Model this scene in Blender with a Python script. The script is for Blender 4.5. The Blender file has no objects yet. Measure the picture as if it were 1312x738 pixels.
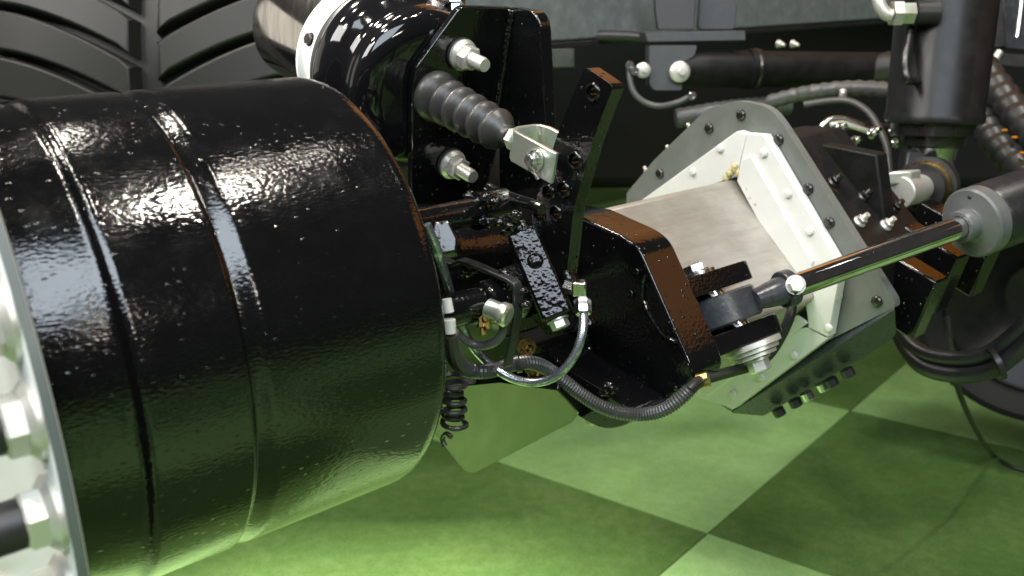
import bpy, bmesh, math, random
from mathutils import Vector, Matrix, noise

random.seed(7)
R = math.radians
scene = bpy.context.scene
col = scene.collection

# ------------------------------------------------------------------ camera
cam_data = bpy.data.cameras.new("camera")
cam_data.sensor_width = 36.0
cam_data.lens = 32.1
cam_data.clip_start = 0.02
cam_data.clip_end = 200.0
cam = bpy.data.objects.new("camera", cam_data)
cam.location = (0.0, 0.0, 1.09)
cam.rotation_euler = (R(90 - 14), 0, 0)
col.objects.link(cam)
scene.camera = cam
cam_data.dof.use_dof = True
cam_data.dof.focus_distance = 0.97
cam_data.dof.aperture_fstop = 6.3

# ------------------------------------------------------------------ exhibition hall light
world = bpy.data.worlds.new("World")
scene.world = world
world.use_nodes = True
bg = world.node_tree.nodes["Background"]
bg.inputs[0].default_value = (0.80, 0.78, 0.74, 1)
bg.inputs[1].default_value = 0.055

MACHINE = Vector((0.1, 1.1, 0.9))

def lamp(name, az, el, dist, sx, sy, power, color, aim=None):
    d = bpy.data.lights.new(name, 'AREA')
    d.shape = 'RECTANGLE'
    d.size = sx
    d.size_y = sy
    d.energy = power
    d.color = color
    o = bpy.data.objects.new(name, d)
    v = Vector((math.cos(R(el)) * math.sin(R(az)), math.cos(R(el)) * math.cos(R(az)), math.sin(R(el))))
    o.location = (aim or MACHINE) + v * dist
    o.rotation_euler = v.to_track_quat('Z', 'Y').to_euler()
    col.objects.link(o)
    return o

WARM = (1.0, 0.93, 0.82)
COOL = (0.80, 0.90, 1.0)
# a row of ceiling lamps over the right side of the stand
DRUM = Vector((-0.28, 0.74, 1.0))
for az, el, k in ((104, 67.3, 0.8), (100, 66.6, 1.1), (96.5, 65.7, 1.2), (93, 64.8, 0.9), (62, 66, 0.25), (74, 70, 0.3), (78, 50, 0.05)):
    lamp("ceiling_lamp", az, el, 4.2, 0.17, 0.055, 15 * k, WARM, DRUM)
# scattered spots of the hall ceiling
for az, el in ((-70, 60), (-110, 62), (-150, 60), (150, 76), (-95, 48), (-128, 44)):
    lamp("hall_spot", az, el, 5.0, 0.30, 0.30, 42, WARM)
# the large pale panels of the stand behind and left of the photographer
lamp("stand_panel", 181, 42, 4.0, 3.2, 1.9, 145, COOL)
lamp("stand_spot", 147, 23, 4.0, 0.9, 0.16, 16, WARM)
lamp("stand_spot", -44, 64, 4.0, 0.5, 0.3, 26, WARM)
lamp("stand_panel", -118, 36, 4.2, 2.0, 1.2, 95, (1.0, 0.97, 0.93))
lamp("canister_reflection_fill", -67, 13, 6.0, 3.8, 2.4, 20, (1.0, 0.92, 0.80))  # added soft lamp, stands in for the beige wall mirrored in the canister

# a spot lamp that pools light on the carpet under the drum
sd_ = bpy.data.lights.new("floor_spot", 'SPOT')
sd_.energy = 4000; sd_.spot_size = R(21); sd_.spot_blend = 1.0; sd_.shadow_soft_size = 0.12; sd_.color = WARM
so_ = bpy.data.objects.new("floor_spot", sd_)
so_.location = (-1.9, 1.9, 4.2)
so_.rotation_euler = (Vector((-1.9, 1.9, 4.2)) - Vector((-0.20, 1.27, 0))).to_track_quat('Z', 'Y').to_euler()
col.objects.link(so_)

# ------------------------------------------------------------------ exposure
scene.view_settings.view_transform = 'Standard'
scene.view_settings.look = 'None'
scene.view_settings.exposure = 0.0
scene.view_settings.gamma = 1.0
scene.cycles.use_denoising = True
scene.cycles.max_bounces = 8
scene.cycles.sample_clamp_indirect = 6.0

# ------------------------------------------------------------------ machine frame: x along the axle, y out to its open side, z up
AX = Vector((0.77101, 0.63386, 0.06136))
AY = Vector((0.63506, -0.77246, 0))
AZ = Vector((-0.0474, -0.03897, 0.99812))
ORG = Vector((-0.18552, 0.90299, 0.86748))
MW = Matrix(((AX.x, AY.x, AZ.x, ORG.x), (AX.y, AY.y, AZ.y, ORG.y), (AX.z, AY.z, AZ.z, ORG.z), (0, 0, 0, 1)))

# ------------------------------------------------------------------ materials
def new_mat(name):
    m = bpy.data.materials.new(name)
    m.use_nodes = True
    nt = m.node_tree
    return m, nt, nt.nodes["Principled BSDF"], nt.nodes, nt.links

def coords(nt, scale=(1, 1, 1), kind="Object", yaw=0.0):
    tc = nt.nodes.new("ShaderNodeTexCoord")
    if yaw:
        m0 = nt.nodes.new("ShaderNodeMapping")
        m0.inputs["Rotation"].default_value = (0, 0, yaw)
        nt.links.new(tc.outputs[kind], m0.inputs[0])
        mp = nt.nodes.new("ShaderNodeMapping")
        mp.inputs["Scale"].default_value = scale
        nt.links.new(m0.outputs[0], mp.inputs[0])
        return mp.outputs[0]
    mp = nt.nodes.new("ShaderNodeMapping")
    mp.inputs["Scale"].default_value = scale
    nt.links.new(tc.outputs[kind], mp.inputs[0])
    return mp.outputs[0]

def tex_noise(nt, vec, scale, detail=2.0, rough=0.5):
    n = nt.nodes.new("ShaderNodeTexNoise")
    n.inputs["Scale"].default_value = scale
    n.inputs["Detail"].default_value = detail
    n.inputs["Roughness"].default_value = rough
    nt.links.new(vec, n.inputs["Vector"])
    return n.outputs[0]

def ramp(nt, fac, stops):
    r = nt.nodes.new("ShaderNodeValToRGB")
    e = r.color_ramp.elements
    while len(e) < len(stops):
        e.new(0.5)
    for el, (p, c) in zip(e, stops):
        el.position = p
        el.color = (c[0], c[1], c[2], 1) if not isinstance(c, (int, float)) else (c, c, c, 1)
    nt.links.new(fac, r.inputs[0])
    return r.outputs[0]

def bump(nt, height, strength, dist, normal=None):
    b = nt.nodes.new("ShaderNodeBump")
    b.inputs["Strength"].default_value = strength
    b.inputs["Distance"].default_value = dist
    nt.links.new(height, b.inputs["Height"])
    if normal is not None:
        nt.links.new(normal, b.inputs["Normal"])
    return b.outputs[0]

def paint(name, color, rough, peel=0.0, peel_scale=240, peel_vec=(1, 1, 1), pimples=0.0, ripple=0.0, dust=0.0, ior=1.5, coat=0.0):
    m, nt, p, N, L = new_mat(name)
    vec = coords(nt, peel_vec, yaw=R(-39.4) if peel_vec != (1, 1, 1) else 0.0)
    p.inputs["Base Color"].default_value = (*color, 1)
    p.inputs["Roughness"].default_value = rough
    p.inputs["IOR"].default_value = ior
    p.inputs["Coat Weight"].default_value = coat
    nrm = None
    if ripple:
        nrm = bump(nt, tex_noise(nt, vec, 22, 2), ripple, 0.004)
    if peel:
        nrm = bump(nt, tex_noise(nt, vec, peel_scale, 1.5, 0.5), peel, 0.001, nrm)
    if pimples:
        v = N.new("ShaderNodeTexVoronoi")
        v.inputs["Scale"].default_value = 95
        L.new(vec, v.inputs["Vector"])
        h = ramp(nt, v.outputs["Distance"], ((0.0, 1.0), (0.16, 0.0)))
        nrm = bump(nt, h, pimples, 0.0012, nrm)
    if nrm is not None:
        L.new(nrm, p.inputs["Normal"])
    if dust:
        f = tex_noise(nt, coords(nt), 35, 5, 0.65)
        c = ramp(nt, f, ((0.42, color), (0.75, tuple(x + dust for x in color))))
        L.new(c, p.inputs["Base Color"])
        rr = ramp(nt, f, ((0.3, max(rough - 0.03, 0.02)), (0.8, rough + 0.12)))
        L.new(rr, p.inputs["Roughness"])
    return m

def metal(name, color, rough, var=0.10, scale=60, stretch=(1, 1, 1), bmp=0.0, color2=None, metallic=1.0, scuff=False):
    m, nt, p, N, L = new_mat(name)
    vec = coords(nt, stretch)
    f = tex_noise(nt, vec, scale, 5, 0.6)
    c2 = color2 or tuple(x * 0.72 for x in color)
    L.new(ramp(nt, f, ((0.35, c2), (0.65, color))), p.inputs["Base Color"])
    L.new(ramp(nt, f, ((0.3, rough + var), (0.7, max(rough - var, 0.03)))), p.inputs["Roughness"])
    p.inputs["Metallic"].default_value = metallic
    if scuff:
        src = p.inputs["Base Color"].links[0].from_socket
        streak = tex_noise(nt, coords(nt, (0.6, 5.0, 5.0), yaw=R(-39.4)), 14, 6, 0.7)
        stain = tex_noise(nt, coords(nt), 5.5, 4, 0.6)
        last = src
        for f2, lo, hi in ((streak, (0.91, 0.895, 0.87), (1.05, 1.05, 1.04)), (stain, (0.86, 0.83, 0.79), (1.06, 1.06, 1.06))):
            mx = N.new("ShaderNodeMix"); mx.data_type = 'RGBA'; mx.blend_type = 'MULTIPLY'
            mx.inputs[0].default_value = 1.0
            L.new(last, mx.inputs[6]); L.new(ramp(nt, f2, ((0.38, lo), (0.60, hi))), mx.inputs[7])
            last = mx.outputs[2]
        L.new(last, p.inputs["Base Color"])
    if bmp:
        L.new(bump(nt, tex_noise(nt, vec, scale * 5, 3), bmp, 0.001), p.inputs["Normal"])
    return m

MAT = {}
MAT['drum'] = paint("black_drum_paint", (0.0035, 0.0035, 0.004), 0.085, peel=0.30, peel_scale=260, peel_vec=(0.7, 1.7, 1.7), ripple=0.03, pimples=0.32, dust=0.0008, ior=1.68)
MAT['black'] = paint("black_gloss_paint", (0.004, 0.004, 0.0045), 0.11, peel=0.22, peel_scale=260, pimples=0.95, ripple=0.10, ior=1.6)
MAT['lumpy'] = paint("black_casting_paint", (0.004, 0.004, 0.0045), 0.10, peel=0.9, peel_scale=210, pimples=0.5, ripple=0.5)
MAT['dome'] = paint("black_dome_enamel", (0.006, 0.006, 0.007), 0.07, peel=0.05, peel_scale=90, ripple=0.06, ior=1.6)
MAT['webpaint'] = paint("black_web_enamel", (0.004, 0.004, 0.0045), 0.06, peel=0.06, ripple=0.05, ior=1.52)
MAT['hanger'] = paint("hanger_grey_paint", (0.048, 0.052, 0.055), 0.42, dust=0.015, ior=1.3)
MAT['satin'] = paint("black_satin_paint", (0.012, 0.012, 0.013), 0.30, peel=0.15, dust=0.012)
MAT['dull'] = paint("dull_black_paint", (0.010, 0.010, 0.011), 0.45, dust=0.015)
MAT['matte'] = paint("matte_black_paint", (0.008, 0.008, 0.008), 0.42, peel=0.2, dust=0.008, ior=1.28)
MAT['strut'] = paint("strut_black_paint", (0.010, 0.010, 0.010), 0.30, dust=0.006, ior=1.33)
MAT['deep'] = paint("deep_shade_black", (0.004, 0.004, 0.004), 0.8)  # near-black that paints in the deep shade behind; also floor base, far tyre
MAT['grey'] = paint("grey_plate_paint", (0.130, 0.140, 0.127), 0.38, peel=0.10, dust=0.03)
MAT['midgrey'] = paint("mid_grey_paint", (0.10, 0.105, 0.105), 0.33, peel=0.1, dust=0.02)
MAT['slate'] = paint("slate_grey_paint", (0.036, 0.041, 0.047), 0.24, peel=0.25, peel_scale=200, dust=0.015)
MAT['frame'] = paint("frame_grey_paint", (0.13, 0.15, 0.155), 0.42, dust=0.07)
MAT['white'] = paint("white_plastic", (0.70, 0.70, 0.665), 0.42, peel=0.06, dust=0.04)
MAT['flange'] = paint("pale_machined_flange", (0.84, 0.85, 0.83), 0.30, peel=0.05)
MAT['edge'] = paint("grey_green_edge", (0.13, 0.15, 0.145), 0.35)
MAT['clamp'] = paint("white_clamp_paint", (0.74, 0.75, 0.74), 0.28, peel=0.1)
MAT['steel'] = metal("raw_rolled_steel", (0.47, 0.455, 0.42), 0.44, var=0.10, scale=7, stretch=(1, 2, 2), bmp=0.12, color2=(0.36, 0.34, 0.31), metallic=0.5, scuff=True)
MAT['zinc'] = metal("white_zinc_plate", (0.78, 0.77, 0.71), 0.40, var=0.08, scale=80, color2=(0.62, 0.61, 0.55), metallic=0.65)
MAT['clevis'] = metal("passivated_zinc", (0.80, 0.80, 0.64), 0.30, var=0.06, scale=26, color2=(0.60, 0.70, 0.66), metallic=0.85)
MAT['bright'] = metal("bright_plated_steel", (0.82, 0.82, 0.82), 0.20, var=0.05, scale=120)
MAT['stainless'] = metal("polished_canister", (0.80, 0.77, 0.72), 0.13, var=0.05, scale=14, stretch=(8, 1, 1), metallic=1.0)
MAT['chrome'] = metal("hard_chrome", (0.80, 0.80, 0.80), 0.07, var=0.02, scale=30)
MAT['brass'] = metal("yellow_brass", (0.62, 0.44, 0.15), 0.28, var=0.08, scale=90)
MAT['iron'] = metal("blackened_steel", (0.10, 0.095, 0.09), 0.30, var=0.08, scale=70, metallic=0.9)
MAT['rubber'] = paint("grey_boot_rubber", (0.036, 0.035, 0.033), 0.36, peel=0.05)
MAT['tyre'] = paint("tyre_rubber", (0.018, 0.018, 0.016), 0.42, peel=0.10, ior=1.36)
MAT['conduit'] = paint("grey_conduit_plastic", (0.055, 0.055, 0.055), 0.30)
MAT['hose'] = paint("black_hose_rubber", (0.018, 0.018, 0.018), 0.35, dust=0.012)
MAT['braid'] = metal("steel_braid_hose", (0.62, 0.66, 0.70), 0.30, var=0.15, scale=160, color2=(0.16, 0.19, 0.23), metallic=0.9)
MAT['tubegrey'] = paint("grey_cable_sheath", (0.085, 0.085, 0.083), 0.35)
MAT['sealant'] = paint("yellowed_sealant", (0.50, 0.43, 0.22), 0.5)
MAT['orange'] = paint("orange_paint", (0.52, 0.18, 0.004), 0.5)
MAT['plasticwhite'] = paint("white_ferrule", (0.72, 0.72, 0.68), 0.35)

def carpet(name, c1, c2, c3):
    m, nt, p, N, L = new_mat(name)
    vec = coords(nt)
    big = tex_noise(nt, vec, 3.2, 3, 0.55)
    mid = tex_noise(nt, vec, 30, 6, 0.80)
    fine = tex_noise(nt, vec, 260, 3, 0.7)
    mixf = N.new("ShaderNodeMath"); mixf.operation = 'MULTIPLY_ADD'
    L.new(big, mixf.inputs[0]); mixf.inputs[1].default_value = 0.45
    sub = N.new("ShaderNodeMath"); sub.operation = 'MULTIPLY'
    L.new(mid, sub.inputs[0]); sub.inputs[1].default_value = 0.55
    L.new(sub.outputs[0], mixf.inputs[2])
    c = ramp(nt, mixf.outputs[0], ((0.36, c1), (0.50, c2), (0.63, c3)))
    mx = N.new("ShaderNodeMix"); mx.data_type = 'RGBA'; mx.blend_type = 'MULTIPLY'
    mx.inputs[0].default_value = 0.55
    L.new(c, mx.inputs[6]); L.new(ramp(nt, fine, ((0.3, 0.45), (0.7, 1.3))), mx.inputs[7])
    L.new(mx.outputs[2], p.inputs["Base Color"])
    p.inputs["Roughness"].default_value = 0.95
    p.inputs["Specular IOR Level"].default_value = 0.1
    L.new(bump(nt, fine, 0.5, 0.003), p.inputs["Normal"])
    return m
MAT['carpet_light'] = carpet("carpet_light_green", (0.175, 0.315, 0.098), (0.215, 0.375, 0.135), (0.26, 0.42, 0.17))
MAT['carpet_dark'] = carpet("carpet_dark_green", (0.053, 0.112, 0.025), (0.074, 0.142, 0.037), (0.106, 0.182, 0.052))
MAT['underlay'] = carpet("carpet_joint", (0.05, 0.13, 0.02), (0.06, 0.15, 0.03), (0.08, 0.17, 0.03))

# ------------------------------------------------------------------ geometry helpers (all shapes in the machine frame, metres)
WM = {}

def put(o, W, parent=None):
    col.objects.link(o)
    WM[o.name] = W
    if parent is not None:
        o.parent = parent
        o.matrix_parent_inverse = WM[parent.name].inverted()
    o.matrix_basis = W
    return o

def tag(o, label, cat, group=None, kind=None):
    if label: o["label"] = label
    if cat: o["category"] = cat
    if group: o["group"] = group
    if kind: o["kind"] = kind
    return o

def thing(name, label, cat, base, group=None, world_base=False):
    o = bpy.data.objects.new(name, None)
    o.empty_display_size = 0.05
    p = Vector(base) if world_base else MW @ Vector(base)
    put(o, Matrix.Translation(p))
    return tag(o, label, cat, group)

def finish(me, mat, angle=38):
    me.materials.append(MAT[mat])
    me.shade_smooth()
    me.set_sharp_from_angle(angle=R(angle))

def add_bevel(o, w, seg=2):
    b = o.modifiers.new("edge_round", 'BEVEL')
    b.width = w
    b.segments = seg
    b.limit_method = 'ANGLE'
    b.angle_limit = R(35)

def shape(name, vf, mat, parent=None, bevel=0.0, angle=38, seg=2, world=False, label=None):
    verts, faces = vf
    pts = [Vector(v) if world else MW @ Vector(v) for v in verts]
    c = sum(pts, Vector()) / len(pts)
    me = bpy.data.meshes.new(name)
    me.from_pydata([p - c for p in pts], [], faces)
    bm = bmesh.new(); bm.from_mesh(me)
    bmesh.ops.recalc_face_normals(bm, faces=bm.faces)
    bm.to_mesh(me); bm.free()
    finish(me, mat, angle)
    o = bpy.data.objects.new(name, me)
    put(o, Matrix.Translation(c), parent)
    if bevel: add_bevel(o, bevel, seg)
    if label: o["label"] = label
    return o

def join(*vfs):
    V, F = [], []
    for v, f in vfs:
        n = len(V)
        V += [tuple(x) for x in v]
        F += [tuple(i + n for i in q) for q in f]
    return V, F

def basis(axis):
    z = Vector(axis).normalized()
    x = Vector((0, 0, 1)).cross(z)
    if x.length < 1e-4: x = Vector((1, 0, 0))
    x.normalize()
    return x, z.cross(x), z

def lathe(o, axis, prof, seg=48, cap=True, ref=None):
    o = Vector(o)
    x, y, z = basis(axis)
    V, F = [], []
    rings = []
    for s, r in prof:
        if r < 1e-6:
            V.append(o + z * s); rings.append([len(V) - 1])
        else:
            st = len(V)
            for i in range(seg):
                t = 2 * math.pi * i / seg
                V.append(o + z * s + (x * math.cos(t) + y * math.sin(t)) * r)
            rings.append(list(range(st, st + seg)))
    for A, B in zip(rings, rings[1:]):
        for i in range(seg):
            j = (i + 1) % seg
            if len(A) == 1 and len(B) > 1: F.append((A[0], B[i], B[j]))
            elif len(B) == 1 and len(A) > 1: F.append((A[i], A[j], B[0]))
            elif len(A) > 1: F.append((A[i], A[j], B[j], B[i]))
    if cap:
        for A in (rings[0], rings[-1]):
            if len(A) > 1: F.append(tuple(A))
    return V, F

def smooth_path(pts, n=8, closed=False):
    P = [Vector(p) for p in pts]
    out = []
    m = len(P)
    for i in range(m - 1):
        p0 = P[max(i - 1, 0)]; p1 = P[i]; p2 = P[i + 1]; p3 = P[min(i + 2, m - 1)]
        for k in range(n):
            t = k / n
            out.append(0.5 * ((2 * p1) + (p2 - p0) * t + (2 * p0 - 5 * p1 + 4 * p2 - p3) * t * t + (3 * p1 - p0 - 3 * p2 + p3) * t ** 3))
    out.append(P[-1])
    return out

def resample(path, step):
    d = [0.0]
    for p, q in zip(path, path[1:]): d.append(d[-1] + (q - p).length)
    n = max(2, int(d[-1] / step))
    out = []; j = 0
    for i in range(n + 1):
        s = d[-1] * i / n
        while j < len(d) - 2 and d[j + 1] < s: j += 1
        w = (s - d[j]) / max(d[j + 1] - d[j], 1e-9)
        out.append(path[j].lerp(path[j + 1], min(max(w, 0), 1)))
    return out

def tube(path, rad, seg=14, cap=True):
    """sweep a circle; rad is a number or one radius per point"""
    P = [Vector(p) for p in path]
    n = len(P)
    rr = rad if isinstance(rad, (list, tuple)) else [rad] * n
    T = [(P[min(i + 1, n - 1)] - P[max(i - 1, 0)]).normalized() for i in range(n)]
    x, y, _ = basis(T[0])
    V, F = [], []
    for i in range(n):
        x = (x - T[i] * x.dot(T[i])).normalized()
        y = T[i].cross(x)
        for k in range(seg):
            t = 2 * math.pi * k / seg
            V.append(P[i] + (x * math.cos(t) + y * math.sin(t)) * rr[i])
    for i in range(n - 1):
        for k in range(seg):
            j = (k + 1) % seg
            F.append((i * seg + k, i * seg + j, (i + 1) * seg + j, (i + 1) * seg + k))
    if cap:
        F.append(tuple(range(seg)))
        F.append(tuple(range((n - 1) * seg, n * seg)))
    return V, F

def corrugated(pts, r, pitch, depth, seg=14):
    P = resample(smooth_path(pts, 10), pitch / 2)
    return tube(P, [r if i % 2 else r - depth for i in range(len(P))], seg)

def round_poly(pts, r, n=4):
    P = [Vector(p) for p in pts]
    m = len(P)
    out = []
    for i in range(m):
        a, b, c = P[i - 1], P[i], P[(i + 1) % m]
        rad = r[i] if isinstance(r, (list, tuple)) else r
        if rad <= 0:
            out.append(b); continue
        ra = min(rad, (a - b).length * 0.45); rc = min(rad, (c - b).length * 0.45)
        p = b + (a - b).normalized() * ra; q = b + (c - b).normalized() * rc
        for k in range(n + 1):
            t = k / n
            out.append(p * (1 - t) ** 2 + b * 2 * t * (1 - t) + q * t * t)
    return out

def prism(outline, vec, holes=()):
    """planar outline (with holes) pushed along vec"""
    vec = Vector(vec)
    bm = bmesh.new()
    loops = []
    for lp in [outline] + list(holes):
        vs = [bm.verts.new(Vector(p)) for p in lp]
        loops.append(vs)
    if holes:
        es = []
        for vs in loops:
            for i in range(len(vs)): es.append(bm.edges.new((vs[i - 1], vs[i])))
        bmesh.ops.triangle_fill(bm, edges=es, use_beauty=True)
    else:
        bm.faces.new(loops[0])
    bm.verts.index_update()
    V = [v.co.copy() for v in bm.verts]
    n = len(V)
    F = [tuple(v.index for v in f.verts) for f in bm.faces]
    F2 = [tuple(i + n for i in reversed(f)) for f in F]
    S = []
    for vs in loops:
        for i in range(len(vs)):
            a, b = vs[i - 1].index, vs[i].index
            S.append((a, b, b + n, a + n))
    bm.free()
    return V + [v + vec for v in V], F + F2 + S

def circle(c, axis, r, n=18):
    x, y, z = basis(axis)
    return [Vector(c) + (x * math.cos(2 * math.pi * i / n) + y * math.sin(2 * math.pi * i / n)) * r for i in range(n)]

def box(c, ex, ey, ez):
    """box from its centre and three half-axis vectors"""
    c, ex, ey, ez = Vector(c), Vector(ex), Vector(ey), Vector(ez)
    V = [c + ex * sx + ey * sy + ez * sz for sx in (-1, 1) for sy in (-1, 1) for sz in (-1, 1)]
    F = [(0, 1, 3, 2), (4, 6, 7, 5), (0, 4, 5, 1), (2, 3, 7, 6), (0, 2, 6, 4), (1, 5, 7, 3)]
    return V, F

def blob(c, r, seed=0, amp=0.3, n=10):
    V, F = lathe(c, (0, 0, 1), [(-math.cos(math.pi * i / n) * 1.0, math.sin(math.pi * i / n)) for i in range(n + 1)], 14, cap=False)
    c = Vector(c)
    rx, ry, rz = r
    out = []
    for v in V:
        d = (Vector(v) - c)
        k = 1 + amp * noise.noise(d * 1.7 + Vector((seed * 3.1, 0, 0)))
        out.append(c + Vector((d.x * rx, d.y * ry, d.z * rz)) * k)
    return out, F

# fasteners share their meshes
FAST = {}
def fast_mesh(kind, mat):
    key = (kind, mat)
    if key in FAST: return FAST[key]
    hexa = lambda r, z0, z1, ch: lathe((0, 0, 0), (0, 0, 1), [(z0, r), (z1 - ch, r), (z1, r * 0.88)], 6)
    if kind == 'flange_nut':
        vf = join(lathe((0, 0, 0), (0, 0, 1), [(0, 1.0), (0.18, 1.0), (0.42, 0.80)], 24), hexa(0.80, 0.30, 1.05, 0.10))
    elif kind == 'hex_head':
        vf = join(lathe((0, 0, 0), (0, 0, 1), [(0, 1.12), (0.12, 1.12)], 24), hexa(0.92, 0.10, 0.75, 0.08))
    elif kind == 'round_head':
        vf = lathe((0, 0, 0), (0, 0, 1), [(0, 1.0), (0.35, 0.96), (0.62, 0.75), (0.72, 0.40), (0.72, 0)], 16)
    elif kind == 'socket_head':
        vf = lathe((0, 0, 0), (0, 0, 1), [(0, 1.0), (1.1, 1.0), (1.2, 0.92), (1.2, 0.5), (0.7, 0.45), (0.7, 0)], 16)
    elif kind == 'stud':
        prof = [(0, 0.46)]
        for i in range(9): prof += [(0.1 + i * 0.16, 0.46), (0.18 + i * 0.16, 0.42)]
        prof += [(1.60, 0.40), (1.62, 0.0)]
        vf = lathe((0, 0, 0), (0, 0, 1), prof, 18)
    elif kind == 'washer':
        vf = lathe((0, 0, 0), (0, 0, 1), [(0, 1.0), (0.16, 1.0), (0.2, 0.95)], 28)
    me = bpy.data.meshes.new(kind)
    me.from_pydata([tuple(v) for v in vf[0]], [], vf[1])
    bm = bmesh.new(); bm.from_mesh(me); bmesh.ops.recalc_face_normals(bm, faces=bm.faces); bm.to_mesh(me); bm.free()
    finish(me, mat, 30)
    FAST[key] = me
    return me

def fastener(kind, mat, pos, axis, r, parent, name=None, spin=0.0, length=1.0, world=False):
    o = bpy.data.objects.new(name or kind, fast_mesh(kind, mat))
    x, y, z = basis(axis)
    m = Matrix(((x.x, y.x, z.x, pos[0]), (x.y, y.y, z.y, pos[1]), (x.z, y.z, z.z, pos[2]), (0, 0, 0, 1)))
    m = (m if world else MW @ m) @ Matrix.Rotation(spin, 4, 'Z') @ Matrix.Diagonal((r, r, r * length, 1))
    return put(o, m, parent)

def nut_with_stud(pos, axis, r, parent, mat='zinc', spin=0.3, reach=1.0):
    n = fastener('flange_nut', mat, pos, axis, r, parent, spin=spin)
    fastener('stud', mat, Vector(pos) + Vector(axis).normalized() * r * 0.35, axis, r, n, length=reach)
    return n

# ================================================================== SETTING: the carpeted stand floor
floor = bpy.data.objects.new("floor", bpy.data.meshes.new("floor"))
floor.data.from_pydata([(-14, -14, -0.006), (14, -14, -0.006), (14, 14, -0.006), (-14, 14, -0.006)], [], [(0, 1, 2, 3)])
floor.data.materials.append(MAT['deep'])
put(floor, Matrix.Identity(4))
tag(floor, None, None, kind="structure")
TA = Vector((0.4651, 1.9627, 0)); e1 = Vector((math.cos(R(51.61)), math.sin(R(51.61)), 0)); e2 = Vector((e1.y, -e1.x, 0))
tile_mesh = {}
for k in ('carpet_light', 'carpet_dark'):
    g = 0.4985
    vf = box((0, 0, -0.002), (g, 0, 0), (0, g, 0), (0, 0, 0.002))
    me = bpy.data.meshes.new("carpet_tile")
    me.from_pydata([tuple(v) for v in vf[0]], [], vf[1]); me.materials.append(MAT[k])
    bm = bmesh.new(); bm.from_mesh(me); bmesh.ops.recalc_face_normals(bm, faces=bm.faces); bm.to_mesh(me); bm.free()
    tile_mesh[k] = me
for i in range(-6, 7):
    for j in range(-6, 7):
        k = 'carpet_light' if (i + j) % 2 else 'carpet_dark'
        o = bpy.data.objects.new("carpet_tile", tile_mesh[k])
        c = TA + e1 * (i + 0.5) + e2 * (j + 0.5)
        if c.x < -1.80: continue      # carpet cut short, unseen, so the cheek plate reflects a dark floor
        put(o, Matrix.Translation(c) @ Matrix.Rotation(R(51.61) + (math.pi / 2) * ((i * 3 + j * 5) % 4), 4, 'Z'), floor)

# ================================================================== WHEEL HUB DRUM
hub = thing("wheel_hub_drum", "big glossy black wheel hub drum with a grooved seam and pale bolted flange", "hub drum", (-0.16, 0, -0.21))
RD = 0.2084
prof = [(-0.321, 0.10), (-0.321, 0.1930), (-0.316, 0.1944), (-0.300, 0.1970), (-0.275, 0.2008), (-0.266, 0.2021), (-0.262, 0.2026), (-0.2590, 0.2032),
        (-0.2565, 0.2050), (-0.2540, 0.2072), (-0.2500, RD), (-0.2485, RD), (-0.2460, RD), (-0.22, RD), (-0.1840, RD), (-0.1805, RD), (-0.1790, RD), (-0.1775, RD - 0.0012), (-0.1765, RD - 0.0036), (-0.1750, RD - 0.0048), (-0.1735, RD - 0.0046),
        (-0.1700, RD - 0.0036), (-0.1650, RD - 0.0017), (-0.1615, RD - 0.0004), (-0.1590, RD), (-0.1570, RD), (-0.1540, RD), (-0.12, RD), (-0.06, RD), (-0.018, RD), (-0.0145, RD), (-0.012, RD), (-0.006, RD - 0.0008), (-0.002, RD - 0.0028), (0.0, RD - 0.006), (0.0, 0.10)]
shape("drum_shell", lathe((0, 0, 0), (1, 0, 0), prof, 128, cap=True), 'drum', hub, angle=60)
fl = shape("flange", lathe((0, 0, 0), (1, 0, 0), [(-0.3290, 0.12), (-0.3290, 0.2935), (-0.3283, 0.295), (-0.3222, 0.295), (-0.3215, 0.294), (-0.3215, 0.12)], 128), 'flange', hub, angle=30)
shape("flange_back", lathe((0, 0, 0), (1, 0, 0), [(-0.3214, 0.13), (-0.3214, 0.2920), (-0.3206, 0.2915), (-0.3206, 0.13)], 128), 'satin', fl)
shape("flange_rim", lathe((0, 0, 0), (1, 0, 0), [(-0.3280, 0.2945), (-0.3280, 0.2956), (-0.3222, 0.2956), (-0.3222, 0.2945)], 128, cap=False), 'edge', fl, angle=30)
NB = 30
for i in range(NB):
    t = R(9.6) - 2 * math.pi * i / NB
    c = Vector((-0.3290, 0.274 * math.cos(t), 0.274 * math.sin(t)))
    n = fastener('flange_nut', 'zinc', c, (-1, 0, 0), 0.0235, hub, name="wheel_nut", spin=i * 0.7, length=0.75)
    shape("stud_cap", lathe(c, (-1, 0, 0), [(0.010, 0.0150), (0.040, 0.0150), (0.043, 0.0135), (0.043, 0.0)], 20), 'hose', n)

# ================================================================== BRAKE CHAMBER on its bracket
CH = Vector((0, 0.96126, -0.27564))          # push-rod direction
CP = Vector((0.2, 0.1132, 0.1155))          # clevis pin centre
CU = Vector((0, -CH.z, CH.y))   # square to the push rod, upward
bc = thing("brake_chamber", "polished brake chamber with white clamp band and glossy black domed front", "brake chamber", CP + CH * -0.4 - CU * 0.1)
shape("canister", lathe(CP, CH, [(-0.532, 0.0), (-0.532, 0.066), (-0.528, 0.072), (-0.520, 0.0755), (-0.36, 0.0760), (-0.36, 0.05)], 72), 'stainless', bc, angle=40)
cb = shape("clamp_band", lathe(CP, CH, [(-0.372, 0.074), (-0.372, 0.0870), (-0.368, 0.0905), (-0.362, 0.0910), (-0.358, 0.0882), (-0.338, 0.0882), (-0.334, 0.0910), (-0.330, 0.0910), (-0.328, 0.088), (-0.328, 0.074)], 72), 'clamp', bc)
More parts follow.
